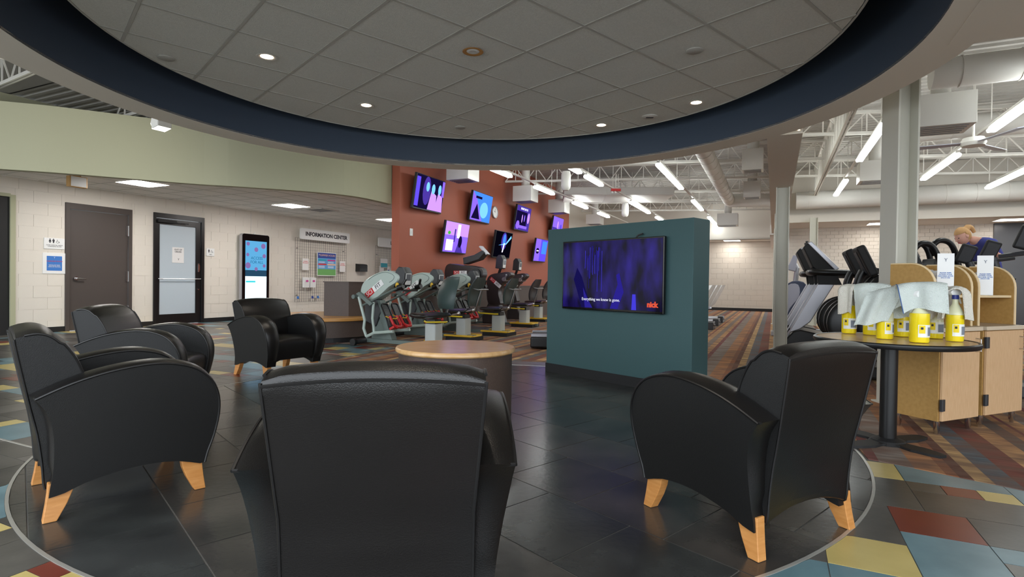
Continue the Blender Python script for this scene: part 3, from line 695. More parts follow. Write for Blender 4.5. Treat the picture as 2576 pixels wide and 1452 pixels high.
for x, z, q in ((-.25, 1.98, .05), (.22, 1.94, .07), (0, 1.84, .06), (-.26, 1.7, .045), (.25, 1.68, .055), (-.25, 1.42, .08), (.25, 1.42, .045), (0, 1.33, .05)):
    b.prism([(x+q*math.cos(k*PI/7), z+q*math.sin(k*PI/7)) for k in range(14)], -.2158, -.2147, 'y', 'scr_pink')
b.build('screen', None, r); text('lettering', 'ACCESS\nFOR ALL', .105, 'scr_ink', r, (.02, -.2162, 1.56))
MB().tube([(.02, -.1, 2.24), (.06, -.1, 2.30), (.05, -.04, 2.26)], .012, 6).box(-.005, .005, -.012, -.002, 2.3, HC-.01).build('cable', 'steel_white', r)
# wire boards
def wire_board(s0, s1, z0, z1, label, title, sgn0, sgn1):
    r = wl('wire_board', label, 'display board', s0, 0)
    L = s1-s0; b = MB(); n = int(L/.083); m_ = int((z1-z0)/.083)
    for i in range(n+1):
        x = L*i/n; w = .006 if i % 7 == 0 else .003; b.box(x-w/2*1.4, x+w/2*1.4, -.068, -.062, z0, z1)
    for j in range(m_+1):
        z = z0+(z1-z0)*j/m_; w = .003; b.box(0, L, -.072, -.068, z-w*.7, z+w*.7)
    tag(b.build('wire_grid', 'wire', r), kind='stuff')
    b = MB()
    for x in (.1, L-.1):
        for z in (z0+.2, z1-.3): b.box(x-.01, x+.01, -.062, -.001, z-.01, z+.01)
    b.build('bracket', 'wire', r)
    MB().prism(rrect(sgn0-s0, sgn1-s0, 2.24, 2.56, .05), -.20, -.15, 'y').box(sgn0-s0+.2, sgn1-s0-.2, -.15, -.06, 2.3, 2.5).build('header', 'white', r, smooth=40)
    text('lettering', title, .16, 'ink', r, ((sgn0+sgn1)/2-s0+.03, -.201, 2.40), bold=.006)
    return r
wb = wire_board(11.75, 13.85, .42, 2.28, 'wire grid board headed INFORMATION CENTER with a summer poster', 'INFORMATION CENTER', 11.82, 13.85)
r = wl('poster', 'blue and green SUMMER HOURS poster hung on the wire board', 'poster', 12.98, 1.55)
emiP = MB().box(-.40, .40, -.084, -.078, -.36, .36).build('sheet', 'white', r)
b = MB(); b.box(-.38, .38, -.0865, -.0842, -.15, .34, 'sky_print').box(-.38, .38, -.0865, -.0842, -.34, -.15, 'green_print').box(-.38, .38, -.0875, -.0866, .18, .34, 'navy_print').box(-.36, -.02, -.0875, -.0866, .10, .145, 'teal_print').box(.02, .36, -.0875, -.0866, .10, .145, 'pink_print').box(-.36, -.02, -.0875, -.0866, -.03, .015, 'red_print').box(.02, .36, -.0875, -.0866, -.03, .015, 'peach_print')
for x in (-.19, .19):
    for z in (.07, .045, -.06, -.085, -.11): b.box(x-.15, x+.1, -.0872, -.0866, z-.006, z+.004, 'white')
b.build('print', None, r); text('title', 'SUMMER HOURS', .085, 'peach_print', r, (.03, -.0882, .265)); text('emblem', 'Y', .08, 'white', r, (-.32, -.0882, .27))
for s, z, la in ((12.12, 1.52, 'small white flyer left of the summer poster on the board'), (13.66, 1.5, 'small white flyer right of the summer poster on the board')):
    r = wl('flyer', la, 'flyer', s, z, 'white flyers on the wire board'); MB().box(-.12, .12, -.088, -.08, -.17, .17).box(-.11, .11, -.08, -.066, -.12, .12).build('sheet', 'paper', r); text('lettering', 'SUMMER\nPROGRAM', .045, 'red_print', r, (0, -.0885, .06))
for s, la in ((12.12, 'left clear pocket of white brochures low on the board'), (12.38, 'right clear pocket of white brochures low on the board')):
    r = wl('brochure_pocket', la, 'brochures', s, .98, 'brochure pockets on the wire board'); MB().prism([(-.075, -.14), (-.07, .16), (-.16, .14), (-.13, -.14)], -.1, .1, 'x').build('brochures', 'white', r)
    MB().prism([(.05*math.cos(k*PI/5), .05+.03*math.sin(k*PI/5)) for k in range(10)], -.162, -.155, 'y').build('print', 'pink_print', r)
for s, c, la in ((11.84, 'blue_print', 'leftmost small blue'), (12.40, 'navy_print', 'darker blue'), (12.62, 'blue_print', 'small blue, middle of the row,'), (13.2, 'ink_soft', 'grey')):
    r = wl('hook', '%s plastic hook on the bottom wires of the board' % la, 'hook', s, .55, 'hooks on the bottom wires of the board')
    MB().box(-.025, .025, -.10, -.072, -.035, .035).box(-.01, .01, -.14, -.1, -.03, -.01).build('clip', c, r)
wb = wire_board(15.3, 17.4, .42, 2.28, 'second wire board headed LEADERSHIP, cut off by the rust wall', 'LEADERSHIP', 15.3, 17.4)
for s, z, w, h, c, la in ((15.75, 1.68, .2, .16, 'teal_print', 'white and teal card high on the leadership board'), (15.62, 1.46, .12, .12, 'paper', 'square white card on the leadership board'), (16.0, 1.45, .07, .12, 'navy_print', 'narrow portrait card on the leadership board'), (16.2, 1.42, .07, .12, 'navy_print', 'second narrow portrait card on the leadership board'), (15.75, 1.15, .13, .1, 'paper', 'white folded card low on the leadership board'), (16.45, 1.7, .1, .12, 'paper', 'white card nearest the rust wall on the leadership board')):
    r = wl('card', la, 'card', s, z, 'cards on the leadership board'); MB().box(-w, w, -.08, -.074, -h, h).build('sheet', 'paper', r); MB().box(-w+.02, w-.02, -.0825, -.0801, -h+.02, -h+.02+h*.9).build('print', c, r)
r = wl('wall_box', 'small black leaflet box between the two wire boards', 'box', 14.55, 1.48)
MB().prism([(-.001, -.12), (-.001, .14), (-.16, .12), (-.19, .09), (-.19, -.12)], -.19, .19, 'x').build('box', 'black', r, bevel=.004); MB().box(-.15, .15, -.195, -.189, -.02, .07).build('slot', 'black_matte', r)
r = thing('exit_sign', 'tan exit sign box seen edge on under the corridor ceiling', 'sign', gt(5.55, -11.1, HC-.012), RG)
MB().box(-.055, .055, -.14, .14, -.21, -.02).build('box', 'tan_box', r, bevel=.008); MB().box(-.03, .03, -.05, .05, -.02, 0).build('mount', 'tan_box', r); MB().box(.056, .059, -.12, .12, -.20, -.03).build('face', 'white', r)
r = thing('air_grille', 'square ceiling air grille beside the kiosk ceiling light', 'vent', gt(10.75, -10.5, HC-.003), RG)
b = MB(); 
for k in range(8): b.box(-.28, .28, -.28+k*.07, -.25+k*.07, -.012, 0)
b.build('slat', 'steel', r); MB().box(-.31, -.28, -.31, .31, -.014, 0).box(.28, .31, -.31, .31, -.014, 0).box(-.28, .28, -.31, -.28, -.014, 0).box(-.28, .28, .28, .31, -.014, 0).build('frame', 'steel_white', r)
# ================================================================ rust wall: televisions, clock, switch (x = s, y into the wall)
emi('pv0', (70, 50, 150), 0.74); emi('pv1', (130, 95, 250), 0.84); emi('pv2', (60, 120, 245), 0.93); emi('pv3', (24, 16, 60), 0.50); emi('pv4', (110, 180, 250), 0.93); emi('pv5', (190, 140, 240), 0.81); emi('pv6', (90, 70, 220), 0.81); emi('pv7', (230, 225, 255), 0.99); emi('pv8', (10, 9, 22), 0.37); emi('pv9', (70, 190, 60), 0.62)
def tv(s, z, label, pic, cap=None):
    r = thing('television', label, 'television', gt(s, -6.85, z), RW, 'televisions on the rust wall')
    MB().box(-.16, .16, -.06, -.001, -.12, .12).box(-.05, .05, -.1, -.06, -.08, .08).build('bracket', 'black_matte', r)
    M = Matrix.Translation((.0, -.13, 0))@Matrix.Rotation(math.radians(9), 4, 'X')
    p = MB().box(-.62, .62, -.03, .03, -.365, .365).build('cabinet', 'black', r, bevel=.008); p.matrix_local = M@Matrix.Rotation(math.radians(5), 4, 'Z')
    b = MB(); b.box(-.60, .60, -.0325, -.0305, -.335, .35, pic[0][-1])
    for k, q in enumerate(pic[1:]):
        y = -.0332-.0006*k
        if q[0] == 'e':
            _, x, zz, rx, rz_, c = q; b.prism([(x+rx*math.cos(i*PI/9), zz+rz_*math.sin(i*PI/9)) for i in range(18)], y, y+.0005, 'y', c)
        else: b.prism(q[1], y, y+.0005, 'y', q[2])
    b.build('picture', None, p)
    if cap: text('caption', cap[0], cap[1], cap[2], p, (cap[3], -.0375, cap[4]))
    return r
R_ = lambda x0, x1, z0, z1, c: ('p', [(x0, z0), (x1, z0), (x1, z1), (x0, z1)], c)
tv(9.98, 2.94, 'largest television, three purple lit people on screen, top row nearest', [('pv3',), R_(-.6, -.45, -.3, .3, 'pv6'), ('e', -.15, .05, .16, .3, 'pv0'), ('e', -.12, .14, .07, .1, 'pv4'), ('p', [(-.05, -.33), (.32, -.33), (.28, .0), (.05, .08)], 'pv5'), ('e', .12, .12, .075, .11, 'pv4'), ('p', [(.25, -.33), (.6, -.33), (.55, 0), (.35, .06)], 'pv5'), ('e', .4, .14, .07, .11, 'pv4'), R_(.5, .6, .0, .34, 'pv1')])
tv(12.3, 2.94, 'television with bright blue sky picture, top row left of the clock', [('pv2',), ('p', [(-.6, -.335), (.1, -.335), (-.35, .2), (-.6, .35)], 'pv1'), ('p', [(-.55, -.3), (-.05, -.3), (-.3, .08)], 'pv3'), R_(-.42, -.05, .2, .26, 'pv3'), ('e', .15, -.05, .25, .2, 'pv4')])
tv(14.85, 2.94, 'television with dark scene and title bar, right of the clock', [('pv0',), R_(-.6, .3, -.2, .2, 'pv3'), ('e', -.4, -.2, .14, .12, 'pv1'), ('e', .45, .05, .1, .16, 'pv5'), R_(-.3, .4, -.28, -.2, 'pv1'), ('e', -.1, 0, .04, .12, 'pv5'), ('e', .1, .02, .04, .1, 'pv1')], ("BURKE'S BATTLE", .085, 'pv7', 0, .275))
tv(17.7, 2.94, 'television with a woman in a room, partly behind the teal wall', [('pv1',), R_(-.6, -.1, -.33, 0, 'pv0'), ('e', -.02, .1, .08, .13, 'pv5'), ('p', [(-.2, -.33), (.2, -.33), (.1, -.03), (-.1, -.03)], 'pv3'), ('e', .35, .05, .12, .1, 'pv6')])
tv(11.1, 2.09, 'television with pale room interior, lower row nearest the wall end', [('pv1',), R_(-.6, .6, .05, .35, 'pv5'), ('e', -.4, .1, .07, .04, 'pv9'), R_(-.5, -.15, -.3, -.05, 'pv7'), ('p', [(.0, -.335), (.4, -.335), (.15, -.02)], 'pv0'), R_(.0, .15, .0, .32, 'pv7'), ('e', .2, -.08, .1, .14, 'pv3'), R_(-.15, -.08, -.1, .2, 'pv0')])
tv(13.55, 2.09, 'television with a blue glowing figure on black, lower row middle', [('pv8',), ('e', .02, .1, .2, .24, 'pv0'), ('e', .03, .12, .1, .18, 'pv2'), ('p', [(-.35, -.02), (.2, .02), (.55, .22), (.5, .28), (.18, .06)], 'pv4'), ('p', [(-.05, -.2), (.03, -.2), (.1, .05), (.02, .05)], 'pv7')])
tv(16.25, 2.09, 'television with blue and violet advert, lower row beside the teal wall', [('pv6',), R_(-.6, -.1, -.33, .35, 'pv1'), R_(.05, .55, -.1, .3, 'pv2'), ('e', -.35, -.02, .16, .09, 'pv3')], ('LIFETIME', .06, 'pv7', -.35, -.02))
r = thing('wall_clock', 'round white wall clock between two televisions', 'clock', gt(13.3, -6.85, 2.95), RW)
MB().tube([(.15*math.cos(k*PI/16), -.03, .15*math.sin(k*PI/16)) for k in range(32)], .014, 8, closed=True).build('rim', 'silver', r, smooth=True)
MB().prism([(.15*math.cos(k*PI/16), .15*math.sin(k*PI/16)) for k in range(32)], -.03, -.001, 'y').build('dial', 'white', r)
MB().box(-.004, .004, -.034, -.031, -.01, .1).prism([(-.07, .03), (0, -.006), (.005, .002), (-.066, .038)], -.034, -.031, 'y').build('hands', 'ink', r)
r = thing('wall_plate', 'small white switch plate near the end of the rust wall', 'switch', gt(9.54, -6.85, 2.09), RW); MB().box(-.05, .05, -.012, -.001, -.075, .075).build('plate', 'white', r, bevel=.003); MB().box(-.012, .012, -.02, -.012, -.02, .02).build('toggle', 'white', r)
# ================================================================ big screen on the teal wall (x along the face, y into it)
def teal_thing(name, label, cat, x, z): return thing(name, label, cat, (TW[0]-E2[0]*x, TW[1]-E2[1]*x, z), RT)
r = teal_thing('television', 'large wall television on the teal wall showing a dark blue film', 'television', .995, 1.17)
MB().box(-.3, .3, -.03, -.001, -.2, .2).build('bracket', 'black_matte', r)
MB().box(-.68, .68, -.07, -.03, -.39, .385).build('cabinet', 'black_gloss', r, bevel=.006)
m = bpy.data.materials.new('film'); m.use_nodes = True; nt = m.node_tree; nt.nodes.clear(); N = nt.nodes.new; L = nt.links.new
o = N('ShaderNodeOutputMaterial'); e = N('ShaderNodeEmission'); gl = N('ShaderNodeBsdfGlossy'); ad = N('ShaderNodeAddShader'); fr = N('ShaderNodeMixShader')
gl.inputs['Roughness'].default_value = .12; gl.inputs['Color'].default_value = (.02, .02, .025, 1); L(e.outputs[0], ad.inputs[0]); L(gl.outputs[0], ad.inputs[1]); L(ad.outputs[0], o.inputs[0])
tc = N('ShaderNodeTexCoord'); mp = N('ShaderNodeMapping'); mp.inputs['Scale'].default_value = (4, 1, 1.6); nz = N('ShaderNodeTexNoise'); nz.inputs['Scale'].default_value = 1.5; nz.inputs['Detail'].default_value = 3
cr = N('ShaderNodeValToRGB'); cr.color_ramp.elements[0].position = .4; cr.color_ramp.elements[0].color = (.0015, .001, .006, 1); cr.color_ramp.elements[1].position = .75; cr.color_ramp.elements[1].color = (.012, .007, .11, 1)
L(tc.outputs['Object'], mp.inputs[0]); L(mp.outputs[0], nz.inputs['Vector']); L(nz.outputs['Fac'], cr.inputs[0]); L(cr.outputs[0], e.inputs[0]); e.inputs[1].default_value = 1
MATS['film'] = m
emi('film1', (46, 38, 150), 0.50); emi('film2', (70, 62, 220), 0.56); emi('film3', (24, 20, 84), 0.50); emi('film_red', (214, 84, 60), 0.62); emi('film_white', (226, 228, 246), 0.56)
pic = MB().box(-.665, .665, -.0722, -.0702, -.365, .37).build('picture', 'film', r)
b = MB()
def strips(b, pts, mt, y): b.prism(pts, y, y+.0004, 'y', mt)
strips(b, [(-.45, .08), (-.38, -.02), (-.30, -.22), (-.24, -.362), (-.38, -.362), (-.44, -.2), (-.50, -.05)], 'film3', -.073)
strips(b, [(-.36, -.14), (-.30, -.25), (-.22, -.362), (-.33, -.362)], 'film1', -.0736)
for k in range(22):
    x = -.33+.011*k+rng.uniform(-.01, .01); z1 = .28+rng.uniform(-.1, .04); z0 = z1-rng.uniform(.1, .45); strips(b, [(x, z0), (x+.004, z0), (x+.007, z1), (x+.002, z1)], 'film1' if k % 3 else 'film2', -.0742-.0003*(k % 3))
strips(b, [(.02, -.36), (.12, -.1), (.10, .0), (.14, .02), (.20, -.18), (.12, -.362)], 'film1', -.073)
strips(b, [(.30, -.362), (.31, -.2), (.35, -.2), (.36, -.362)], 'film2', -.073)
b.build('picture_shapes', None, r)
MB().box(-.665, .665, -.0765, -.0755, .368, .3705).build('light_edge', 'black_gloss', r)
text('caption', 'Everything we knew is gone.', .046, 'film_white', r, (-.11, -.0762, -.268)); text('channel_mark', 'nick', .075, 'film_red', r, (.555, -.0762, -.30), bold=.004)
MB().tube([(.33, -.05, .385), (.35, -.04, .41), (.40, -.03, .425)], .008, 6).build('cable', 'black_matte', r)
# ================================================================ brown bench with oak cap and box
bx, by = -3.5, 10.25
r = thing('curved_bench', 'curved brown bench with pale oak seat board beside the exercise machines', 'bench', (bx, by, .001))
MB().lathe([(.001, 0), (.95, 0), (.95, .09), (.001, .09)], 48).build('plinth', 'base_black', r); MB().lathe([(.001, .09), (1.02, .09), (1.02, .37), (.001, .37)], 48).build('drum', 'brown_lam', r, smooth=True)
MB().lathe([(.001, .37), (1.08, .37), (1.09, .38), (1.09, .42), (1.08, .43), (.001, .43)], 48).build('seat_board', 'maple_edge', r, smooth=True)
r = thing('planter_box', 'dark brown angular box standing on the curved bench', 'box', (bx+.47, by-.02, .432), math.radians(4))
MB().prism([(-.36, -.25), (.10, -.36), (.38, -.2), (.38, .3), (-.36, .3)], 0, .60, 'z').build('body', 'brown_lam', r); MB().prism([(-.375, -.265), (.10, -.38), (.395, -.21), (.395, .315), (-.375, .315)], .60, .615, 'z').build('top_edge', 'brown_lam', r)
# ================================================================ seated exercise machines along the rust wall (local x = t, y = s; the seat post at x = 0)
def logo(par, x, z, y, ang, w=.42, side=-1, grey='white'):
    M = Matrix.Translation((x, y, z))@Matrix.Rotation(-ang, 4, 'Y')
    p = MB().box(-w*.5, 0-w*.06, -.003, .003, -w*.12, w*.12).build('logo_plate', 'red', par); p.matrix_local = M
    q = MB().box(-w*.06, w*.5, -.003, .003, -w*.12, w*.12).build('logo_plate', grey, par); q.matrix_local = M
    a = text('logo_lettering', 'SCI', w*.23, 'white', par, (0, 0, 0)); a.matrix_local = M@Matrix.Translation((-w*.28, -.0045, 0))@Matrix.Rotation(PI/2, 4, 'X')
    c = text('logo_lettering', 'FIT', w*.23, 'ink', par, (0, 0, 0)); c.matrix_local = M@Matrix.Translation((w*.22, -.0045, 0))@Matrix.Rotation(PI/2, 4, 'X')
def seat_unit(r, swivel=0., ylever=True, teal='seat_teal', post='post_grey', twin=False):
    MB().box(-.25, .30, -.22, .22, 0, .07).build('foot_plate', 'black_matte', r, bevel=.006)
    MB().box(-.30, .28, -.21, -.15, .07, .105).box(-.30, .28, .15, .21, .07, .105).box(.02, .30, -.15, .15, .07, .09).build('yellow_rail', 'yellow', r, bevel=.01)
    MB().prism(rrect(-.10, .10, -.11, .11, .02, 3), .09, .40, 'z').build('post', post, r, smooth=40)
    MB().box(-.08, .08, -.09, .09, .40, .47).build('seat_mount', 'black', r)
    M = Matrix.Rotation(swivel, 4, 'Z')
    b = MB().tube([tuple(M@Vector(p)) for p in ((-.33, -.24, .47), (-.30, -.26, .45), (.05, -.27, .44), (.1, -.22, .44))], .014, 8)
    if ylever: b.build('lever', 'yellow_rail', r, smooth=True)
    lp = spline([(-.34, .52), (-.30, .56), (-.1, .565), (.14, .575), (.18, .55), (.14, .50), (-.1, .48), (-.3, .49)], 3, True)
    loops = []
    for j in range(9):
        v = -1+j/4; w = .25*(1-.25*max(0, abs(v)-.6)); k = math.sqrt(max(.05, 1-(abs(v)**6)))
        loops.append([tuple(M@Vector((x*(.85+.15*k), v*.25, .52+(z-.52)*k+.015*abs(v)))) for x, z in lp])
    MB().loft(loops).build('seat', 'black', r, smooth=40)
    # backrest: rounded slab, dished, leaning back
    out = []; NZ = 11
    for j in range(NZ):
        k = j/(NZ-1); z = .63+.52*k; w = .12+.13*math.sin(PI*min(1, .25+.55*k))**1.0*(1 if k < .85 else (1-(k-.85)*2.2)); xc = .20+.14*k-.05*math.sin(PI*k)
        th = .035*math.sqrt(max(.08, 1-(2*k-1)**6))
        ring_ = []
        for i in range(16):
            a = 2*PI*i/16; yy = w*math.copysign(abs(math.cos(a))**.7, math.cos(a)); xx = th*math.copysign(abs(math.sin(a))**.7, math.sin(a))
            ring_.append(tuple(M@Vector((xc+xx-.05*(1-(yy/w)**2)+.03, yy, z))))
        out.append(ring_)
    MB().loft(out).build('backrest', teal, r, smooth=50)
    b = MB().tube([tuple(M@Vector(p)) for p in ((.14, 0, .5), (.24, 0, .56), (.30, 0, .75), (.37, 0, .95))], .022, 8)
    b.tube([tuple(M@Vector(p)) for p in ((.28, -.16, .95), (.40, -.17, .93), (.41, .17, .93), (.28, .16, .95))], .012, 8).build('back_bar', 'steel', r, smooth=True)
    MB().cyl(tuple(M@Vector((.12, -.2, .53))), tuple(M@Vector((.30, -.22, .56))), .012, 8).ball(tuple(M@Vector((.32, -.22, .565))), .03, .03, .03, 10, 6).build('adjuster', 'chrome', r, smooth=True)
def console(r, x, z, h=.30, tilt=.16, lean=.0):
    M = Matrix.Translation((x, 0, z))@Matrix.Rotation(tilt, 4, 'Y')
    p = MB().prism([(-.10, 0), (.06, 0), (.085, .03), (.085, h*.72), (.02, h), (-.05, h), (-.10, h*.8)], -.11, .11, 'y').build('console', 'charcoal', r, bevel=.012); p.matrix_local = M
    MB().box(.086, .092, -.075, .075, .03, h*.70).build('face_plate', 'white', p, bevel=.003); MB().box(.092, .095, -.06, .06, h*.32, h*.66).build('display', 'screen_grey', p)
    MB().lathe([(.001, 0), (.06, 0), (.001, .004)], 16, (0, 0, 0)).build('cup_recess', 'black', p).matrix_local = Matrix.Translation((.052, 0, h*.87))@Matrix.Rotation(PI/2+.4-PI/2+.5, 4, 'Y')
    return p
def machine_white(s, t, label, swivel=0., ylever=True):
    r = thing('seated_stepper', label, 'exercise machine', gt(s, t, .004), RG, 'pale seated steppers along the rust wall')
    seat_unit(r, swivel, ylever)
    shell = spline([(-1.36, .80), (-1.38, .92), (-1.31, 1.05), (-1.15, 1.15), (-.95, 1.22), (-.78, 1.23), (-.60, 1.16), (-.62, 1.06), (-.78, .97), (-.92, .86), (-1.08, .76), (-1.22, .72)], 3, True)
    loops = []
    for y, k in ((-.13, .93), (-.11, 1), (.11, 1), (.13, .93)): loops.append([(-1.0+(x+1.0)*k, y, .98+(z-.98)*k) for x, z in shell])
    MB().loft(loops).build('shell', 'machine_grey', r, smooth=35)
    MB().tube([(x*.72-.26, -.132, .98+(z-.98)*.7+.05) for x, z in shell[6:24]], .004, 5).build('shell_groove', 'machine_frame', r)
    logo(r, -1.08, .93, -.136, math.radians(36))
    MB().box(-1.38, .25, -.045, .045, .035, .10).build('base_beam', 'machine_frame', r, bevel=.004)
    MB().cyl((-1.34, -.30, .06), (-1.34, .30, .06), .045, 14).build('stabiliser', 'charcoal', r, smooth=True)
    for y in (-.32, .32): MB().cyl((-1.34, y-.03, .06), (-1.34, y+.03, .06), .058, 16).build('end_cap', 'black', r, smooth=True)
    MB().prism([(-1.20, .10), (-.86, .10), (-1.02, .45), (-1.14, .78), (-1.26, .76), (-1.18, .45)], -.05, .05, 'y').prism([(-.86, .1), (-.76, .1), (-1.02, .75), (-1.14, .75)], -.07, .07, 'y').build('pillar', 'machine_frame', r, bevel=.005)
    MB().prism([(-1.34, .40), (-1.10, .30), (-.98, .55), (-1.10, .80), (-1.32, .78)], -.08, .08, 'y').build('flywheel_cover', 'charcoal', r, bevel=.02)
    for y in (-.22, .22):
        MB().tube([(-1.33, y, .80), (-1.20, y, .42), (-1.22, y, .28), (-1.16, y, .15)], .024, 8).tube([(-1.02, y, .72), (-1.04, y, .45), (-1.00, y, .22)], .022, 8).tube([(-1.16, y, .15), (-1.0, y, .22), (-.62, y, .26)], .026, 8).build('swing_arm', 'machine_grey', r, smooth=True)
        MB().tube([(-1.22, y*1.15, .66), (-.62, y*1.15, .92), (-.44, y*1.1, .985)], .018, 8).build('arm_bar', 'machine_frame', r, smooth=True)
        MB().tube([(-.52, y*1.13, .96), (-.42, y*1.1, .99)], .045, 10).tube([(-.46, y*1.1, .98), (-.40, y*.9, 1.10)], .02, 8).build('grip', 'black', r, smooth=True)
    MB().cyl((-1.38, -.30, .80), (-1.38, .30, .80), .036, 12).prism([(-1.34, .85), (-1.28, .88), (-1.0, .70), (-1.05, .66)], -.28, -.22, 'y').build('pad_bar', 'machine_frame', r, smooth=30)
    MB().box(-.72, -.45, -.20, .20, .90, .93).tube([(-.80, 0, 1.0), (-.62, 0, .95), (-.55, 0, .99)], .03, 8).build('handle_mount', 'black', r)
    MB().ball((-.60, -.16, 1.0), .035, .02, .045, 10, 6).build('release_knob', 'yellow', r, smooth=True)
    console(r, -.60, .985, .31, .10)
    for y in (-.14, .12):
        M = Matrix.Translation((-.80, y, .50))@Matrix.Rotation(math.radians(-28), 4, 'Y')
        p = MB().prism(rrect(-.085, .085, -.22, .20, .05, 4), -.0, .022, 'x').build('pedal_pad', 'charcoal', r, bevel=.004); p.matrix_local = M
        MB().tube([(.03, a, c) for a, c in spline(rrect(-.088, .088, -.22, .205, .05, 2), 1, True)], .012, 6, closed=True).build('pedal_rim', 'black', p, smooth=True)
        b = MB()
        for q in range(9): b.box(.021, .026, -.06, .06, -.10+.03*q, -.09+.03*q)
        b.build('tread', 'black', p)
        q = MB().tube([(.10, -.085, -.05), (.11, -.092, -.20), (.13, -.05, -.26), (.13, .05, -.26), (.11, .092, -.20), (.10, .085, -.05)], .022, 8).box(0, .10, -.09, .09, -.25, -.215).build('heel_cup', 'red', r, smooth=30); q.matrix_local = M
        q = MB().tube([(.03, -.095, -.02), (.11, -.08, -.10), (.145, 0, -.12), (.11, .08, -.08), (.03, .095, .0)], .008, 6).build('strap', 'yellow', r, smooth=True); q.matrix_local = M@Matrix.Scale(1, 4)
    return r
def machine_black(s, t, label, tall=False):
    r = thing('seated_cycle', label, 'exercise machine', gt(s, t, .004), RG, 'black seated machines along the rust wall')
    seat_unit(r, 0, not tall, 'charcoal')
    shell = spline([(-.95, .55), (-1.0, .90), (-.98, 1.15), (-.86, 1.26), (-.62, 1.30), (-.40, 1.32), (-.32, 1.25), (-.40, 1.16), (-.62, .98), (-.66, .78), (-.60, .55), (-.72, .5)], 3, True)
    loops = []
    for y, k in ((-.12, .93), (-.10, 1), (.10, 1), (.12, .93)): loops.append([(-.75+(x+.75)*k, y, .95+(z-.95)*k) for x, z in shell])
    MB().loft(loops).build('shell', 'black_machine', r, smooth=35)
    logo(r, -.74, 1.06, -.126, math.radians(-38), .36)
    MB().prism([(-1.1, .04), (-.5, .04), (-.52, .16), (-.66, .55), (-.95, .55), (-1.12, .2)], -.1, .1, 'y').build('lower_cover', 'black_machine', r, bevel=.02)
    MB().box(-1.45, .35, -.04, .04, .03, .08).prism([(-1.4, .08), (-1.3, .08), (-1.0, .36), (-1.05, .42)], -.03, .03, 'y').build('base_beam', 'machine_frame', r)
    MB().cyl((-1.4, -.28, .05), (-1.4, .28, .05), .04, 12).build('stabiliser', 'charcoal', r, smooth=True)
    MB().cyl((-.5, -.16, 1.14), (-.5, .16, 1.14), .05, 16).tube([(-.5, -.16, 1.14), (-.40, -.17, 1.24), (-.38, -.26, 1.25)], .018, 8).tube([(-.5, .16, 1.14), (-.60, .17, 1.04), (-.62, .26, 1.03)], .018, 8).build('hand_crank', 'silver', r, smooth=True)
    MB().tube([(-.72, 0, 1.26), (-.66, 0, 1.42)], .035, 10).build('console_neck', 'black', r, smooth=True)
    console(r, -.66, 1.40, .34, .10)
    return r
machine_white(7.42, -4.87, 'nearest pale machine, its seat swivelled towards the camera', math.radians(66))
machine_white(8.85, -5.16, 'second pale machine from the curved bench, red pedals')
machine_white(10.0, -5.02, 'third pale machine, standing before the black ones')
machine_black(12.3, -5.47, 'first black machine behind the three pale ones')
machine_black(14.2, -5.9, 'black machine half hidden behind the teal wall')
# tall arm ergometer by the wall
r = thing('arm_ergometer', 'tall black ergometer with long horizontal housing and angled console', 'exercise machine', gt(10.75, -6.08, .004), RG)
sh = spline([(-.62, 1.15), (-.62, 1.38), (-.50, 1.47), (-.2, 1.44), (.10, 1.42), (.30, 1.36), (.34, 1.22), (.25, 1.10), (-.1, 1.08), (-.4, 1.05)], 3, True)
MB().loft([[(x*k, y, 1.26+(z-1.26)*k) for x, z in sh] for y, k in ((-.12, .93), (-.1, 1), (.1, 1), (.12, .93))]).build('housing', 'black_machine', r, smooth=35)
logo(r, -.22, 1.27, -.126, 0, .34); MB().box(-.45, -.2, -.08, .08, 0, 1.1).build('column', 'black_machine', r, bevel=.01); MB().box(-.55, .5, -.3, .3, 0, .06).build('base', 'charcoal', r, bevel=.01)
MB().cyl((.18, -.16, 1.24), (.18, .16, 1.24), .12, 24).build('crank_disc', 'black', r, smooth=True); MB().tube([(.18, -.17, 1.24), (.06, -.18, 1.16), (.06, -.28, 1.16)], .016, 8).build('crank', 'chrome', r, smooth=True)
p = MB().prism([(-.16, -.05), (.22, .06), (.36, .20), (.30, .26), (.10, .16), (-.18, .10)], -.12, .12, 'y').build('console', 'charcoal', r, bevel=.012); p.location = (.02, 0, 1.50)
MB().prism([(.20, .34), (.38, .16), (.40, .18), (.22, .36)], -.08, .08, 'y').build('holder', 'silver', p)
# black treadmill end showing beyond the teal wall
r = thing('treadmill', 'black treadmill deck poking out from behind the teal wall', 'treadmill', (1.25, 9.22, .003), math.radians(-4))
MB().box(-.92, .9, -.38, .38, .02, .20).build('frame', 'black', r, bevel=.03, seg=3); MB().box(-.90, .9, -.30, .30, .20, .225).build('belt', 'black_matte', r); MB().box(-.91, .9, -.37, -.30, .20, .245).box(-.91, .9, .30, .37, .20, .245).build('side_rail', 'silver', r, bevel=.005)
MB().box(.75, .9, -.36, -.30, .24, 1.1).box(.75, .9, .30, .36, .24, 1.1).build('upright', 'charcoal', r); MB().box(.72, .95, -.36, .36, 1.05, 1.35).build('console', 'black', r, bevel=.02)
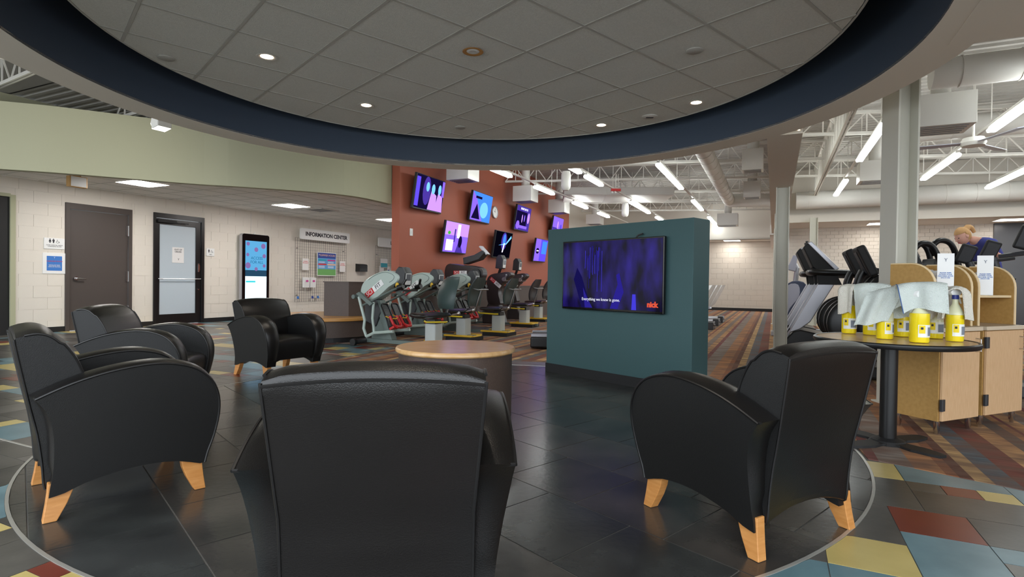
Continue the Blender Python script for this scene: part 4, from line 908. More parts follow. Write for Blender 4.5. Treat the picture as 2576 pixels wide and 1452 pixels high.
# white recumbents beyond the right end of the teal wall
for i, (s, la) in enumerate(((14.2, 'nearest white recumbent machine right of the teal wall'), (15.6, 'second white recumbent machine right of the teal wall'), (17.0, 'farthest white recumbent machine right of the teal wall'))):
    r = thing('recumbent_machine', la, 'exercise machine', gt(s, -1.72, .004), RG, 'white recumbents beyond the teal wall')
    MB().box(-1.2, .35, -.2, .2, .03, .16).build('base', 'silver', r, bevel=.03); MB().box(.28, .42, -.24, .24, .0, .18).box(.42, .44, -.1, .1, .08, .12).build('rear_foot', 'charcoal', r, bevel=.02)
    MB().loft([[(x+.0, y*w, z) for x, y, z in ((-.05, -1, .3+h), (.05+h*.45, -1, .9*h+.42), (.12+h*.45, 1, .9*h+.42), (.02, 1, .3+h))] for h, w in ((.1, .12), (.3, .22), (.6, .2), (.72, .1))]).build('backrest', 'white', r, smooth=50)
    MB().prism([(-.45, .42), (.05, .45), (.08, .38), (-.4, .34)], -.2, .2, 'y').build('seat', 'lilac_grey', r, bevel=.02); MB().tube([(.0, -.26, .62), (-.1, -.28, .52), (-.35, -.28, .55)], .02, 8).build('side_grip', 'lilac_grey', r, smooth=True)
    MB().prism([(-1.2, .16), (-.9, .16), (-.75, .8), (-.9, .95), (-1.15, .8)], -.14, .14, 'y').build('body', 'white', r, bevel=.03)
# ================================================================ round bar table with bottles and towels
TX, TY, TZ = 2.645, 3.85, .722
r = thing('bar_table', 'round maple topped table with black rim carrying the yellow spray bottles', 'table', (TX, TY, .002))
MB().lathe([(.001, -.03), (.44, -.03), (.465, -.022), (.465, -.006), (.462, -.001), (.001, -.0005)], 64, (0, 0, TZ-.002)).build('tabletop', 'maple', r, smooth=True)
MB().lathe([(.455, -.036), (.475, -.034), (.484, -.02), (.482, -.004), (.474, .003), (.462, .001), (.455, -.036)], 64, (0, 0, TZ-.002), cap=False).build('rim', 'black', r, smooth=True)
MB().cyl((-.03, -.02, .02), (-.03, -.02, TZ-.03), .052, 20).build('post', 'black', r, smooth=True); MB().box(-.22, .22, -.22, .22, TZ-.05, TZ-.032).build('top_plate', 'black', r)
b = MB()
for k in range(4):
    a = math.radians(20+90*k); c, s = math.cos(a), math.sin(a)
    pr = [(.0, -.07), (.12, -.05), (.2, -.065), (.3, -.05), (.36, -.03), (.36, .03), (.3, .05), (.2, .065), (.12, .05), (.0, .07)]
    b.loft([[(x*c-y*s-.03, x*s+y*c-.02, z) for x, y in pr] for z in (0, .018+.0)], None)
b.lathe([(.001, 0), (.12, 0), (.10, .025), (.06, .04), (.001, .04)], 20, (-.03, -.02, .0)); b.build('foot', 'black_matte', r)
def bottle(x, y, label, rz, lvl=.62, rr=.05, h=.215, lab='label_white'):
    r = thing('spray_bottle', label, 'bottle', (x, y, TZ+.003), rz, 'yellow spray bottles on the bar table')
    zl = h*lvl
    MB().lathe([(.001, 0), (rr*.94, 0), (rr, .01), (rr, zl), (.001, zl)], 20).build('liquid', 'liquid', r, smooth=40)
    pts = [(.001, zl+.001), (rr*1.0, zl+.001)] if zl < h*.72 else [(.001, zl+.001), (rr*.98, zl+.001)]
    if zl < h*.72: pts += [(rr, h*.72)]
    pts += [(rr*.86, h*.80), (rr*.55, h*.93), (rr*.36, h), (rr*.34, h+.03), (.001, h+.03)]
    MB().lathe(pts, 20).build('shoulder', 'bottle_clear', r, smooth=40)
    n = 10
    def arc(a0, a1, z0, z1, ro, mt, nm_):
        v = [((rr+ro)*math.cos(a0+(a1-a0)*i/n), (rr+ro)*math.sin(a0+(a1-a0)*i/n), z) for z in (z0, z1) for i in range(n+1)]
        MB().add(v, [(i, i+1, n+2+i, n+1+i) for i in range(n)]).build(nm_, mt, r)
    arc(-2.6, .2, .035, .115, .0012, lab, 'label'); arc(-2.5, -1.9, .06, .112, .0022, 'label_yellow', 'label_panel'); arc(-1.6, -.7, .045, .10, .0022, 'ink_soft', 'small_print'); arc(-2.35, -2.1, .085, .10, .0030, 'ink', 'hazard_mark')
    MB().lathe([(.001, h+.03), (.020, h+.03), (.020, h+.058), (.001, h+.058)], 12).build('collar', 'cap_blue', r)
    MB().prism([(-.035, h+.058), (.025, h+.058), (.036, h+.072), (.036, h+.090), (-.03, h+.098), (-.045, h+.075)], -.013, .013, 'y').prism([(.02, h+.06), (.035, h+.03), (.045, h+.0), (.038, h+.0), (.022, h+.04)], -.006, .006, 'y').build('spray_head', 'white', r, bevel=.003)
    return r
BT = [(2.578, 4.235, 'leftmost yellow spray bottle, deep liquid under its towel', .9), (2.676, 4.13, 'second yellow spray bottle from the left', .86), (2.573, 3.821, 'yellow bottle below the pointed towel corner', .50),
      (2.836, 4.03, 'yellow bottle behind, its dark print label facing out', .60), (2.652, 3.605, 'nearest yellow bottle with large white label, under the blue striped towel', .80), (2.985, 3.91, 'nearly empty yellow bottle behind the striped towel', .33), (2.97, 3.715, 'rightmost yellow bottle, blue collar showing inside its towel', .70)]
for i, (x, y, la, lv) in enumerate(BT): bottle(x, y, la, (i*.37) % .9-.3, lv, .055 if i == 4 else .05, .235 if i != 6 else .25)
def towel(x, y, ztop, L1, L2, w, rz, label, m='towel', seed=0, skew=0., slope=0.):
    r_ = random.Random(seed); r = thing('towel', label, 'towel', (x, y, 0), rz, 'small towels draped over the spray bottles')
    NU, NV = 22, 16; ph = r_.uniform(0, 6); top, bot = [], []
    R0 = .054
    def P(u, v, off):
        # u runs along the hang (-1..1), v across the width
        R = R0*(1+.25*math.sin(3*v+ph)); arc_ = R*PI/2; L = L1 if u < 0 else L2; d = abs(u)*(arc_+L); sg = -1 if u < 0 else 1
        if d < arc_: a = d/R; px_ = sg*R*math.sin(a); pz = ztop-R*(1-math.cos(a)); nx, nz = sg*math.sin(a), math.cos(a)
        else: px_ = sg*(R+(d-arc_)*.10); pz = ztop-R-(d-arc_); nx, nz = sg, .05
        wv = .012*math.sin(v*5.5+ph+sg)*min(1, d/.06)
        px_ += nx*off+wv*sg; pz += nz*off-slope*v*w-.25*abs(v)**3*.06
        py = v*w*(1-.12*d/(arc_+L))+skew*(ztop-pz)*sg
        return (px_, py, pz)
    V = []; F = []
    for off in (.0035, -.0035):
        for i in range(NU+1):
            for j in range(NV+1): V.append(P(-1+2*i/NU, -1+2*j/NV, off))
    K = (NU+1)*(NV+1); I = lambda s, i, j: s*K+i*(NV+1)+j
    for i in range(NU):
        for j in range(NV):
            F.append((I(0, i, j), I(0, i+1, j), I(0, i+1, j+1), I(0, i, j+1))); F.append((I(1, i, j), I(1, i, j+1), I(1, i+1, j+1), I(1, i+1, j)))
    for i in range(NU):
        for j in (0, NV): F.append((I(0, i, j), I(1, i, j), I(1, i+1, j), I(0, i+1, j)))
    for j in range(NV):
        for i in (0, NU): F.append((I(0, i, j), I(0, i, j+1), I(1, i, j+1), I(1, i, j)))
    MB().add(V, F).build('cloth', m, r, smooth=True)
    MB().tube([P(-1+2*i/NU, .985, .005) for i in range(NU+1)], .003, 5).build('stitched_edge', 'blue_thread' if 'blue' in label else m, r, smooth=True)
    return r
a45 = math.radians(-52)
towel(2.578, 4.235, TZ+.375, .16, .14, .075, math.radians(12), 'cream towel over the leftmost bottle, folded into a tunnel', 'towel_cream', 1, .08)
towel(2.676, 4.12, TZ+.385, .20, .15, .115, math.radians(50), 'large pale towel hanging square over the second bottle', 'towel', 2, .05)
towel(2.583, 3.815, TZ+.352, .19, .14, .105, math.radians(48), 'pale towel hanging to a point over the third bottle', 'towel', 3, -.35, .2)
towel(2.836, 4.03, TZ+.375, .17, .15, .09, math.radians(18), 'cream towel over the back middle bottle, open end to the left', 'towel_cream', 4, .1)
towel(2.665, 3.615, TZ+.392, .125, .10, .135, math.radians(56), 'pale towel with blue edged fold over the nearest bottle', 'towel', 5, .12, .05)
towel(2.985, 3.91, TZ+.375, .16, .14, .09, math.radians(62), 'white towel over the back right bottle', 'towel_cream', 6, .12)
towel(2.97, 3.715, TZ+.37, .16, .16, .06, math.radians(-34), 'white towel straddling the rightmost bottle like a hood', 'towel_cream', 7, .0)
# ================================================================ wooden cabinets with hutches
CR = math.atan2(.397, .918)
def cabinet(x, y, w, label, hut=True):
    r = thing('wooden_cabinet', label, 'cabinet', (x, y, .003), CR, 'wooden towel cabinets')
    d = .36
    MB().box(0, w, .02, d, .10, .755).build('carcass', 'cab_side', r, bevel=.002)
    p = MB().box(.012, w-.004, 0, .018, .105, .75).build('door', 'cab_wood', r, bevel=.002)
    for z in (.18, .62): MB().box(-.012, .035, -.008, .004, z, z+.085).cyl((.0, -.008, z), (.0, -.008, z+.085), .007, 8).build('hinge', 'charcoal', p)
    MB().tube([(w-.06, 0, .60), (w-.06, -.035, .605), (w-.06, -.035, .695), (w-.06, 0, .70)], .005, 8).build('door_handle', 'chrome', p, smooth=True)
    MB().box(-.012, w+.012, -.012, d+.01, .757, .787).build('worktop', 'cab_top', r, bevel=.003)
    for u, v in ((.04, .05), (w-.04, .05), (.04, d-.04), (w-.04, d-.04)):
        MB().lathe([(.001, 0), (.014, 0), (.016, .02), (.020, .025), (.020, .098), (.001, .098)], 14, (u, v, 0)).build('foot', 'chrome', r, smooth=True)
    # hutch: two side panels with rounded front top, back, shelf
    y0, y1, z0, z1 = .06, d+.02, .788, 1.255
    q = .17
    arc = [(y0+q-q*math.cos(k*PI/16), z1-q+q*math.sin(k*PI/16)) for k in range(9)]
    pl = [(y0, z0)]+arc+[(y1, z1), (y1, z0)]
    for u in (.0, w-.018):
        MB().prism(pl, u, u+.018, 'x').build('side_panel', 'cab_side', r)
        MB().tube([(u+.009, a, c) for a, c in pl[:-1]], .0095, 6).build('edge_band', 'cab_edge', r, smooth=True)
    MB().box(.018, w-.018, y1-.018, y1, z0, z1).build('back_panel', 'cab_side', r); MB().box(.018, w-.018, y0+.02, y1-.018, 1.005, 1.023).build('shelf', 'cab_edge', r)
    return r
c1 = (3.12, 4.01); cabinet(c1[0], c1[1], .47, 'nearer maple cabinet with curved hutch, half behind the bar table')
c2 = (c1[0]+.545*math.cos(CR), c1[1]+.545*math.sin(CR)); cabinet(c2[0], c2[1], .52, 'maple cabinet at the right frame edge, its door hinge showing')
def sign_card(cx, cy, u, v, z, label):
    x = cx+u*math.cos(CR)-v*math.sin(CR); y = cy+u*math.sin(CR)+v*math.cos(CR)
    r = thing('sign_card', label, 'sign', (x, y, z), math.radians(-24), 'white upright signs on the hutches')
    MB().box(-.052, .052, -.002, .002, 0, .315).box(-.052, .052, -.002, .06, 0, .004).build('card', 'white', r)
    text('emblem', 'Y', .035, 'ink_soft', r, (0, -.0035, .265)); text('lettering', 'PLEASE WIPE\nDOWN YOUR\nMACHINE AFTER\nEACH USE', .0125, 'blue_print', r, (0, -.0035, .15))
sign_card(c1[0], c1[1], .20, .10, 1.0245-.0, 'white upright sign on the shelf of the nearer cabinet')
sign_card(c2[0], c2[1], .17, .10, 1.0245, 'white upright sign on the shelf of the cabinet at the frame edge')
def cloth_pile(cx, cy, u, v, z, label, seed):
    rr = random.Random(seed); x = cx+u*math.cos(CR)-v*math.sin(CR); y = cy+u*math.sin(CR)+v*math.cos(CR)
    r = thing('towel_pile', label, 'towels', (x, y, z), CR, 'crumpled white towels in the hutches')
    for k in range(6):
        b = MB(); b.ball((0, 0, 0), .06, .05, .022, 14, 8)
        b.v = [(px_*(1+.25*math.sin(9*py_*20+k)), py_*(1+.2*math.sin(px_*160+k)), pz_*(1+.4*math.sin(px_*120+py_*90+k))) for px_, py_, pz_ in b.v]
        b.build('towel', 'white', r, (rr.uniform(-.05, .05), rr.uniform(-.02, .03), .032+k*.027), rr.uniform(0, 3), smooth=True)
cloth_pile(c1[0], c1[1], .30, .23, 1.026, 'crumpled white towels beside the sign in the nearer hutch', 3)
cloth_pile(c2[0], c2[1], .33, .23, 1.026, 'crumpled white towels beside the sign in the edge hutch', 5)
# ================================================================ treadmills and cross trainers on the right
def treadmill(s, t, label, rz=RG):
    r = thing('treadmill', label, 'treadmill', gt(s, t, .004), rz, 'treadmills right of the columns')
    for y in (-.40, .40):
        MB().prism([(.12, .17), (.15, .24), (.60, 1.13), (.84, 1.13), (.50, .50), (.36, .38), (.22, .32), (.14, .12)], y-.03, y+.03, 'y').build('upright', 'silver', r, bevel=.012)
        MB().prism([(.60, 1.10), (.93, 1.10), (.86, 1.25), (.58, 1.25)], y-.032, y+.032, 'y').build('joint_cover', 'black_matte', r)
        MB().prism([(.76, .06), (2.05, .06), (2.05, .20), (.76, .24)], y-.06, y+.04, 'y').build('side_rail', 'silver', r, bevel=.01)
    MB().prism([(.10, .04), (.12, .17), (.26, .34), (.36, .37), (.72, .30), (.75, .05)], -.46, .46, 'y').build('motor_hood', 'black', r, bevel=.02)
    MB().box(.7, 2.05, -.33, .33, .12, .17).build('belt', 'black_matte', r)
    MB().tube(spline([(1.35, -.42, 1.28), (.9, -.43, 1.29), (.56, -.40, 1.30), (.50, -.2, 1.30), (.50, .2, 1.30), (.56, .40, 1.30), (.9, .43, 1.29), (1.35, .42, 1.28)], 4), .052, 10).build('handrail', 'black', r, smooth=True)
    MB().prism([(.38, 1.70), (.44, 1.78), (.50, 1.75), (.84, 1.34), (.62, 1.30), (.52, 1.38)], -.30, .30, 'y').build('console', 'black_matte', r, bevel=.02)
    MB().prism([(.44, 1.775), (.50, 1.80), (.90, 1.36), (.84, 1.33)], -.33, .33, 'y').build('console_trim', 'silver', r, bevel=.01)
    MB().prism([(.515, 1.76), (.53, 1.77), (.84, 1.40), (.825, 1.39)], -.22, .22, 'y').build('display', 'screen_grey', r)
    return r
treadmill(10.5, .03, 'nearest treadmill right of the carpet edge column, silver uprights')
treadmill(11.9, -.02, 'treadmill behind the nearest one, black console rising')
r = thing('cross_trainer', 'blue and lilac cross trainer behind the treadmills', 'exercise machine', gt(13.2, .05, .004), RG)
MB().prism(spline([(.15, .15), (.12, .7), (.2, 1.12), (.50, 1.16), (.58, .9), (.45, .5), (.48, .15)], 3, True), -.16, .16, 'y').build('housing', 'dark_blue_plastic', r, bevel=.02)
MB().prism(spline([(.13, .3), (.13, .75), (.2, 1.08), (.40, 1.1), (.42, .85), (.25, .6)], 3, True), -.175, .175, 'y').build('side_shell', 'lilac_grey', r, bevel=.01)
MB().box(-.1, 1.9, -.25, .25, .02, .10).build('base', 'silver', r); MB().tube([(.35, 0, 1.1), (.38, 0, 1.45), (.3, 0, 1.6)], .05, 10).build('neck', 'silver', r)
MB().prism([(.18, 1.42), (.30, 1.72), (.38, 1.70), (.34, 1.38)], -.2, .2, 'y').build('console', 'lilac_grey', r, bevel=.01)
for y in (-.28, .28): MB().tube(spline([(.5, y, .5), (.62, y, 1.1), (.6, y, 1.6), (.54, y, 2.0)], 4), .026, 8).build('pole', 'black', r, smooth=True)
def stepper(s, t, label, rz=RG, zz=0.):
    r = thing('elliptical_trainer', label, 'exercise machine', gt(s, t, .004), rz, 'black elliptical trainers with large consoles')
    M = Matrix.Translation((.98, 0, 1.36+zz))@Matrix.Rotation(math.radians(-24), 4, 'Y')
    p = MB().box(-.045, .06, -.25, .25, -.16, .26).build('console', 'black_matte', r, bevel=.03, seg=3); p.matrix_local = M
    MB().box(.061, .066, -.20, .20, -.05, .22).build('display', 'screen_grey', p); MB().box(-.055, -.046, -.12, .12, -.1, .2).build('back_cover', 'charcoal', p, bevel=.01)
    MB().tube(spline([(.80, 0, .45), (.86, 0, .85), (.90, 0, 1.15), (.95, 0, 1.28)], 3), .055, 10).build('mast', 'black', r, smooth=True)
    for y in (-.26, .26): MB().tube(spline([(.7, y, .6), (.95, y, 1.0), (1.1, y, 1.20), (1.25, y, 1.22), (1.3, y, 1.35)], 4), .035, 8).build('arm', 'black', r, smooth=True)
    for y in (-.24, .24):
        MB().lathe([(.001, -.08), (.28, -.08), (.335, -.05), (.335, .05), (.28, .08), (.001, .08)], 32).build('wheel_cover', 'black', r, (.86, y, .60), rot=(PI/2, 0, 0), smooth=40)
    MB().box(.45, 1.5, -.3, .3, .02, .16).build('base', 'black', r, bevel=.03); MB().box(1.0, 1.5, -.2, -.08, .24, .3).box(1.0, 1.5, .08, .2, .28, .34).build('pedal_beam', 'silver', r)
    return r
stepper(8.55, .10, 'front elliptical trainer left of the large column, two stacked consoles')
stepper(9.35, .06, 'elliptical trainer just behind the front one')
stepper(7.75, .42, 'elliptical trainer whose console is cut by the large column', RG, .03)
# machines beyond the cabinets
def placed(name, label, cat, x, y, rz, grp=None): return thing(name, label, cat, (x, y, .004), rz, grp)
for i, (x, y, la) in enumerate(((5.18, 7.08, 'machine with a single black hooked handle right of the large column'), (5.50, 7.20, 'machine with a black looped handle behind the nearer sign'))):
    r = placed('stepper_machine', la, 'exercise machine', x, y, 0, 'machines with curved black handles')
    k = .05 if i == 0 else .10
    MB().tube(spline([(-.02, 0, 1.40+k), (-.06, .0, 1.50+k), (.02, .0, 1.585+k), (.15, .0, 1.57+k), (.23, 0, 1.46+k), (.30, 0, 1.30), (.34, 0, .95)], 4), .036, 10).build('hooked_handle', 'black', r, smooth=True)
    MB().tube(spline([(.02, .5, 1.40+k), (-.02, .5, 1.50+k), (.06, .5, 1.585+k), (.19, .5, 1.57+k), (.27, .5, 1.46+k), (.33, .5, 1.30), (.36, .4, .95)], 4), .036, 10).build('hooked_handle', 'black', r, smooth=True)
    MB().prism([(.26, 1.2), (.34, 1.46), (.42, 1.44), (.40, 1.18)], .15, .4, 'y').build('console', 'charcoal', r, bevel=.015); MB().prism([(.2, .1), (.55, .1), (.45, 1.2), (.3, 1.2)], .12, .42, 'y').build('mast', 'silver', r, bevel=.02)
    MB().box(.1, .6, .05, .5, 0, .12).build('base', 'charcoal', r, bevel=.02)
for i, (x, y, h, la) in enumerate(((5.72, 7.0, 1.525, 'black console left of the woman in blue'), (6.24, 7.25, 1.60, 'black console in front of the woman in blue'), (5.10, 5.5, 1.60, 'tall black console at the right frame edge'))):
    r = placed('exercise_console', la, 'exercise machine', x, y, math.radians(-20 if i < 2 else -35), 'consoles near the woman in blue')
    p = MB().box(-.085, .085, -.03, .03, -.12, .12).build('console', 'black_matte', r, bevel=.02); p.matrix_local = Matrix.Translation((0, 0, h-.02))@Matrix.Rotation(math.radians(18), 4, 'Y')@Matrix.Rotation(math.radians(12), 4, 'X')
    MB().box(-.065, .065, -.034, -.0305, -.09, .09).build('display', 'charcoal', p)
    MB().tube([(.03, 0, h-.12), (.10, 0, 1.2), (.16, .05, .1)], .045, 10).build('mast', 'charcoal', r, smooth=True); MB().box(-.05, .3, -.12, .2, 0, .12).build('base', 'charcoal', r, bevel=.02)
    if i: MB().tube([(-.22, -.05, h-.20), (.25, .0, h-.13)], .022, 8).build('hand_bar', 'charcoal', r, smooth=True)
r = placed('exercise_bike', 'dark machine body at the right frame edge behind the second cabinet', 'exercise machine', 5.28, 5.25, -.3)
MB().prism([(-.12, .1), (.9, .1), (.9, .5), (.2, .75), (.0, 1.05), (-.1, 1.0)], -.2, .2, 'y').build('body', 'dark_blue_plastic', r, bevel=.03); MB().tube([(-.1, -.22, 1.02), (.3, -.24, .98), (.7, -.24, 1.0)], .02, 8).build('hand_bar', 'silver', r, smooth=True)
# ================================================================ the woman exercising
PX, PY = 6.35, 7.64
r = thing('person', 'woman in a blue top with blond ponytail leaning over a machine', 'person', (PX, PY, .004), 0)
def skin(name, pts, edges, rad, m, parent, root=0, lev=2):
    me = bpy.data.meshes.new(name); me.from_pydata(pts, edges, []); o = bpy.data.objects.new(name, me); C.objects.link(o); o.parent = parent
    sk = o.modifiers.new('skin', 'SKIN'); sk.use_smooth_shade = True
    for i, v in enumerate(me.skin_vertices[0].data): v.radius = (rad[i], rad[i]) if not isinstance(rad[i], tuple) else rad[i]; v.use_root = (i == root)
    s_ = o.modifiers.new('sub', 'SUBSURF'); s_.levels = lev; s_.render_levels = lev; me.materials.append(MATS[m]); return o
# body: pelvis, spine, neck, legs and arms in one surface
B = [(.26, 0, 1.20), (.23, 0, 1.37), (.17, 0, 1.55), (.08, 0, 1.70), (.00, 0, 1.745), (-.08, 0, 1.755),
     (.26, -.10, 1.12), (.16, -.11, .76), (.28, -.11, .40), (.16, -.11, .34), (.26, .10, 1.12), (.22, .11, .78), (.36, .11, .42), (.24, .11, .36),
     (.09, -.16, 1.68), (.17, -.23, 1.46), (.06, -.30, 1.54), (.09, .16, 1.68), (.18, .23, 1.46), (.08, .28, 1.54)]
body = skin('body', B, [(0, 1), (1, 2), (2, 3), (3, 4), (4, 5), (0, 6), (6, 7), (7, 8), (8, 9), (0, 10), (10, 11), (11, 12), (12, 13), (3, 14), (14, 15), (15, 16), (3, 17), (17, 18), (18, 19)],
            [(.14, .12), (.13, .11), (.14, .12), (.10, .10), .052, .05, .095, .065, .05, .045, .095, .065, .05, .045, .062, .046, .034, .062, .046, .034], 'skin', r)
skin('shirt', B[0:4]+[(-.005, 0, 1.74), B[14], B[15], (.10, -.27, 1.50), B[17], B[18], (.12, .25, 1.50)], [(0, 1), (1, 2), (2, 3), (3, 4), (3, 5), (5, 6), (6, 7), (3, 8), (8, 9), (9, 10)], [(.15, .13), (.14, .12), (.155, .135), (.135, .125), (.075, .07), .082, .06, .05, .082, .06, .05], 'shirt', r)
skin('trousers', [B[0], B[6], B[7], B[8], B[10], B[11], B[12]], [(0, 1), (1, 2), (2, 3), (0, 4), (4, 5), (5, 6)], [(.155, .13), .105, .075, .058, .105, .075, .058], 'trousers', r)
for sgn, wx, wz in ((-1, .06, 1.54), (1, .08, 1.54)):
    y = -.30 if sgn < 0 else .28
    MB().ball((wx-.02, y, wz+.01), .035, .02, .04, 10, 8).build('palm', 'skin', r, smooth=True)
    for k in range(4): MB().tube([(wx-.04, y-.02+.013*k, wz+.02), (wx-.07, y-.02+.013*k, wz+.005), (wx-.07, y-.02+.013*k, wz-.025)], .008, 6).build('finger', 'skin', r, smooth=True)
    MB().tube([(wx-.02, y-.02*sgn, wz), (wx-.045, y-.025*sgn, wz-.02)], .009, 6).build('thumb', 'skin', r, smooth=True)
# head turned down and to the left
hd = MB(); hd.ball((0, 0, 0), .088, .075, .112, 20, 14)
hd.v = [(x*(1+.0)-(.012 if z < 0 and x < 0 else 0), y*(1-.18*max(0, -z/.11)), z) for x, y, z in hd.v]
MH = Matrix.Translation((-.165, 0, 1.79))@Matrix.Rotation(math.radians(-32), 4, 'Y')
h = hd.build('head', 'skin', r, smooth=True); h.matrix_local = MH
MB().prism([(-.085, .02), (-.118, -.022), (-.085, -.03)], -.012, .012, 'y').build('nose', 'skin', h, bevel=.005)
for sgn in (-1, 1):
    MB().ball((-.078, .03*sgn, .012), .010, .013, .008, 8, 6).build('eye', 'ink', h, smooth=True)
    MB().ball((.005, .074*sgn, -.005), .022, .010, .030, 10, 8).build('ear', 'skin', h, smooth=True)
MB().tube([(-.084, -.02, -.058), (-.092, 0, -.058), (-.084, .02, -.058)], .005, 6).build('mouth', 'red_print', h, smooth=True)
hr = MB(); hr.ball((.012, 0, .012), .098, .084, .116, 20, 14)
hr.v = [(.7*x, .7*y, z*.8) if x < -.015 and z < .055 else ((x, y, max(z, -.07)) if abs(x-.01) > .03 or z > 0 or abs(y) < .05 else (x, y*.85, z)) for x, y, z in hr.v]
hr.build('hair', 'hair', h, smooth=True)
MB().tube(spline([(.085, 0, .055), (.13, 0, .07), (.165, 0, .03), (.165, 0, -.04)], 3), .045, 10, r2=.02).build('ponytail', 'hair', h, smooth=True); MB().tube([(.095, .03*math.cos(k*PI/4), .06+.03*math.sin(k*PI/4)) for k in range(8)], .01, 6, closed=True).build('hair_band', 'ink', h, smooth=True)
# ================================================================ roof structure
TS_A = math.radians(-10)           # the joists lie askew to the walls
ux, uy = math.cos(TS_A), math.sin(TS_A)
def truss(x0, y0, x1, y1, zb, zt, label, step=.55, grp='open web joists under the roof'):
    L = math.hypot(x1-x0, y1-y0); r = thing('roof_joist', label, 'joist', (x0, y0, 0), math.atan2(y1-y0, x1-x0), grp)
    MB().box(0, L, -.035, -.012, zb, zb+.05).box(0, L, .012, .035, zb, zb+.05).build('bottom_chord', 'steel_white', r)
    MB().box(0, L, -.035, .035, zt-.05, zt).build('top_chord', 'steel_white', r)
    n = max(2, int(L/step)); b = MB()
    for k in range(n):
        a, c = L*k/n, L*(k+1)/n; m_ = (a+c)/2
        for p, q in (((a, zb+.02), (m_, zt-.02)), ((m_, zt-.02), (c, zb+.02)), ((m_, zb+.02), (m_, zt-.02))):
            b.tube([(p[0], 0, p[1]), (q[0], 0, q[1])], .014, 4)
    tag(b.build('web', 'steel_white', r), kind='stuff')
nth = ['nearest', 'second', 'third', 'fourth', 'fifth', 'sixth', 'seventh']
for k, y in enumerate((11.2, 13.3, 15.4, 17.6, 19.8, 22.0)):
    # from the rust wall to the beam soffit
    def meet(t): # point on the skew line where gym t holds
        # (x, y0+uy/ux*x); t = x*CA - y*SA
        x = (t+y*SA)/(CA-uy/ux*SA); return x, y+uy/ux*x
    x0, y0 = meet(-6.8); x1, y1 = meet(-.15)
    truss(x0, y0, x1, y1, 3.84, 4.27, '%s white joist between the rust wall and the aisle' % nth[k])
    if k < 4:
        x0, y0 = meet(.4); x1, y1 = meet(11); truss(x0, y0, x1, y1, 3.84, 4.27, '%s white joist over the treadmills' % nth[k], .7, 'open web joists over the treadmills')
a, c = gt(7.0, .95), gt(17.5, .95); truss(a[0], a[1], c[0], c[1], 3.5, 4.3, 'deep white girder running beside the large column', .5, None)
for k, s in enumerate((2.5, 4.2, 5.9)):
    a, c = gt(s, -10.6), gt(s-.5, -5.0); truss(a[0], a[1], c[0], c[1], 3.85, 4.3, '%s joist above the olive bulkhead on the left' % nth[k], .6, 'joists above the olive bulkhead')
a, c = gt(.5, -9.0), gt(6.6, -7.2); truss(a[0], a[1], c[0], c[1], 3.6, 4.3, 'girder crossing the joists in the upper left corner', .6, None)
# ducts and hanging boxes
def hang_box(x, y, w, d, z0, z1, label, rz=RG, grille=True):
    r = thing('air_vent_box', label, 'vent', (x, y, 0), rz, 'white air boxes hanging from the roof')
    MB().box(-w/2, w/2, -d/2, d/2, z0, z1).build('box', 'duct', r, bevel=.004)
    if grille:
        b = MB()
        for k in range(5): b.box(-w*.4, w*.4, -d*.4+k*d*.18, -d*.4+k*d*.18+.03, z0-.012, z0-.001)
        b.build('slat', 'steel', r)
    MB().cyl((0, 0, z1), (0, 0, HD), .12, 12).build('neck', 'duct', r, smooth=True)
for x, y, w, z0, z1, la in ((-1.12, 12.3, .55, 3.30, 3.66, 'white air box nearest the first television'), (.34, 15.4, .55, 3.30, 3.72, 'second white air box along the rust wall'), (1.47, 17.8, .55, 3.30, 3.72, 'third white air box along the rust wall'),
                            (3.1, 21, .55, 3.30, 3.66, 'farthest white air box along the rust wall'), (4.9, 11.4, .40, 3.42, 3.85, 'square vent box left of the beam, nearer one'), (6.4, 14.9, .42, 3.42, 3.85, 'square vent box left of the beam, farther one'), (7.35, 19.0, .65, 3.1, 3.5, 'low vent box before the alcove wall'),
                            (6.0, 7.85, .68, 3.30, 3.74, 'large vent box right of the large column'), (7.6, 11.7, .60, 3.28, 3.70, 'vent box left of the large column')):
    hang_box(x, y, w, w*.9, z0, z1, la)
r = thing('air_duct', 'wide rectangular white duct crossing the gym above the teal wall', 'duct', (1.45, 15.9, 0), TS_A*.4)
MB().box(0, 3.1, 0, 1.5, 3.60, 3.82).build('duct', 'duct', r, bevel=.01); MB().box(1.2, 1.215, -.01, 1.51, 3.59, 3.83).build('seam', 'steel_white', r)
def round_duct(pts, rad, label, seams=.6):
    r = thing('air_duct', label, 'duct', (0, 0, 0)); MB().tube(pts, rad, 16).build('duct', 'duct', r, smooth=True)
    p, q = Vector(pts[0]), Vector(pts[-1]); L = (q-p).length; k = .3
    while k < L: a = p+(q-p)*(k/L); MB().tube([a, a+(q-p).normalized()*.02], rad+.008, 16).build('seam', 'steel_white', r, smooth=True); k += seams
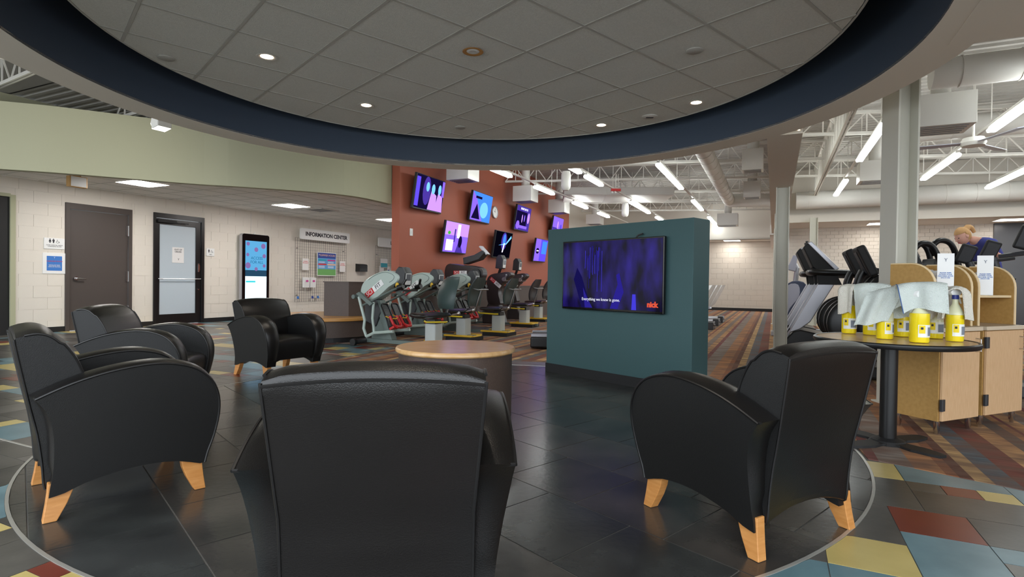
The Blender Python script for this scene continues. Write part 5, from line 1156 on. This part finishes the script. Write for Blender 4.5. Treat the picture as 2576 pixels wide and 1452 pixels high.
round_duct([gt(10.5, -1.30, 3.72), gt(18.2, -1.30, 3.66)], .17, 'round white duct running down the gym left of the beam')
round_duct([gt(18.2, -1.30, 3.66), gt(18.2, .2, 3.60)], .2, 'round duct elbow turning towards the beam')
round_duct([gt(17.15, .5, 3.42), gt(17.15, 13.3, 3.42)], .24, 'large round duct along the upper right wall')
round_duct([gt(8.9, 1.8, 3.86), gt(8.9, 9.5, 3.86)], .19, 'nearest round duct at the upper right')
round_duct([gt(11.9, 1.8, 3.84), gt(11.9, 10.5, 3.84)], .2, 'middle round duct at the upper right')
for x, y, la in ((1.2, 12.7, 'nearer hanging white capsule speaker above the gym'), (3.55, 17.6, 'farther hanging white capsule speaker above the gym')):
    r = thing('hanging_speaker', la, 'speaker', (x, y, 0), 0, 'hanging capsule speakers'); MB().lathe([(.001, 0), (.06, .01), (.10, .06), (.11, .12), (.11, .36), (.09, .44), (.001, .46)], 20, (0, 0, 3.18)).build('capsule', 'duct', r, smooth=True); MB().box(-.004, .004, -.004, .004, 3.62, HD).build('cable', 'steel', r)
r = thing('emergency_unit', 'small red unit with twin lamps hung from a joist', 'emergency light', (2.6, 14.1, 3.42), 0); MB().box(-.12, .12, -.04, .04, 0, .06).build('case', 'red', r); MB().ball((-.1, -.02, -.03), .03, .03, .03, 10, 6).ball((-.02, -.02, -.03), .03, .03, .03, 10, 6).build('lamp_head', 'white', r, smooth=True); MB().box(-.01, .01, -.01, .01, .06, .44).box(.05, .06, -.01, .01, .06, .44).build('hanger', 'steel_white', r)
r = thing('ceiling_fan', 'white ceiling fan at the upper right between the tube lights', 'fan', (6.85, 8.3, 3.2), 0)
MB().lathe([(.001, 0), (.14, 0), (.16, .05), (.13, .12), (.001, .14)], 20).build('motor', 'duct', r, smooth=True); MB().cyl((0, 0, .14), (0, 0, 1.12), .015, 8).build('rod', 'steel_white', r)
for k in range(3):
    q = MB().prism([(.15, -.05), (.85, -.09), (.9, 0), (.85, .07), (.15, .05)], .04, .052, 'z').build('blade', 'lilac_grey', r); q.rotation_euler = (.12, 0, .5+k*2*PI/3)
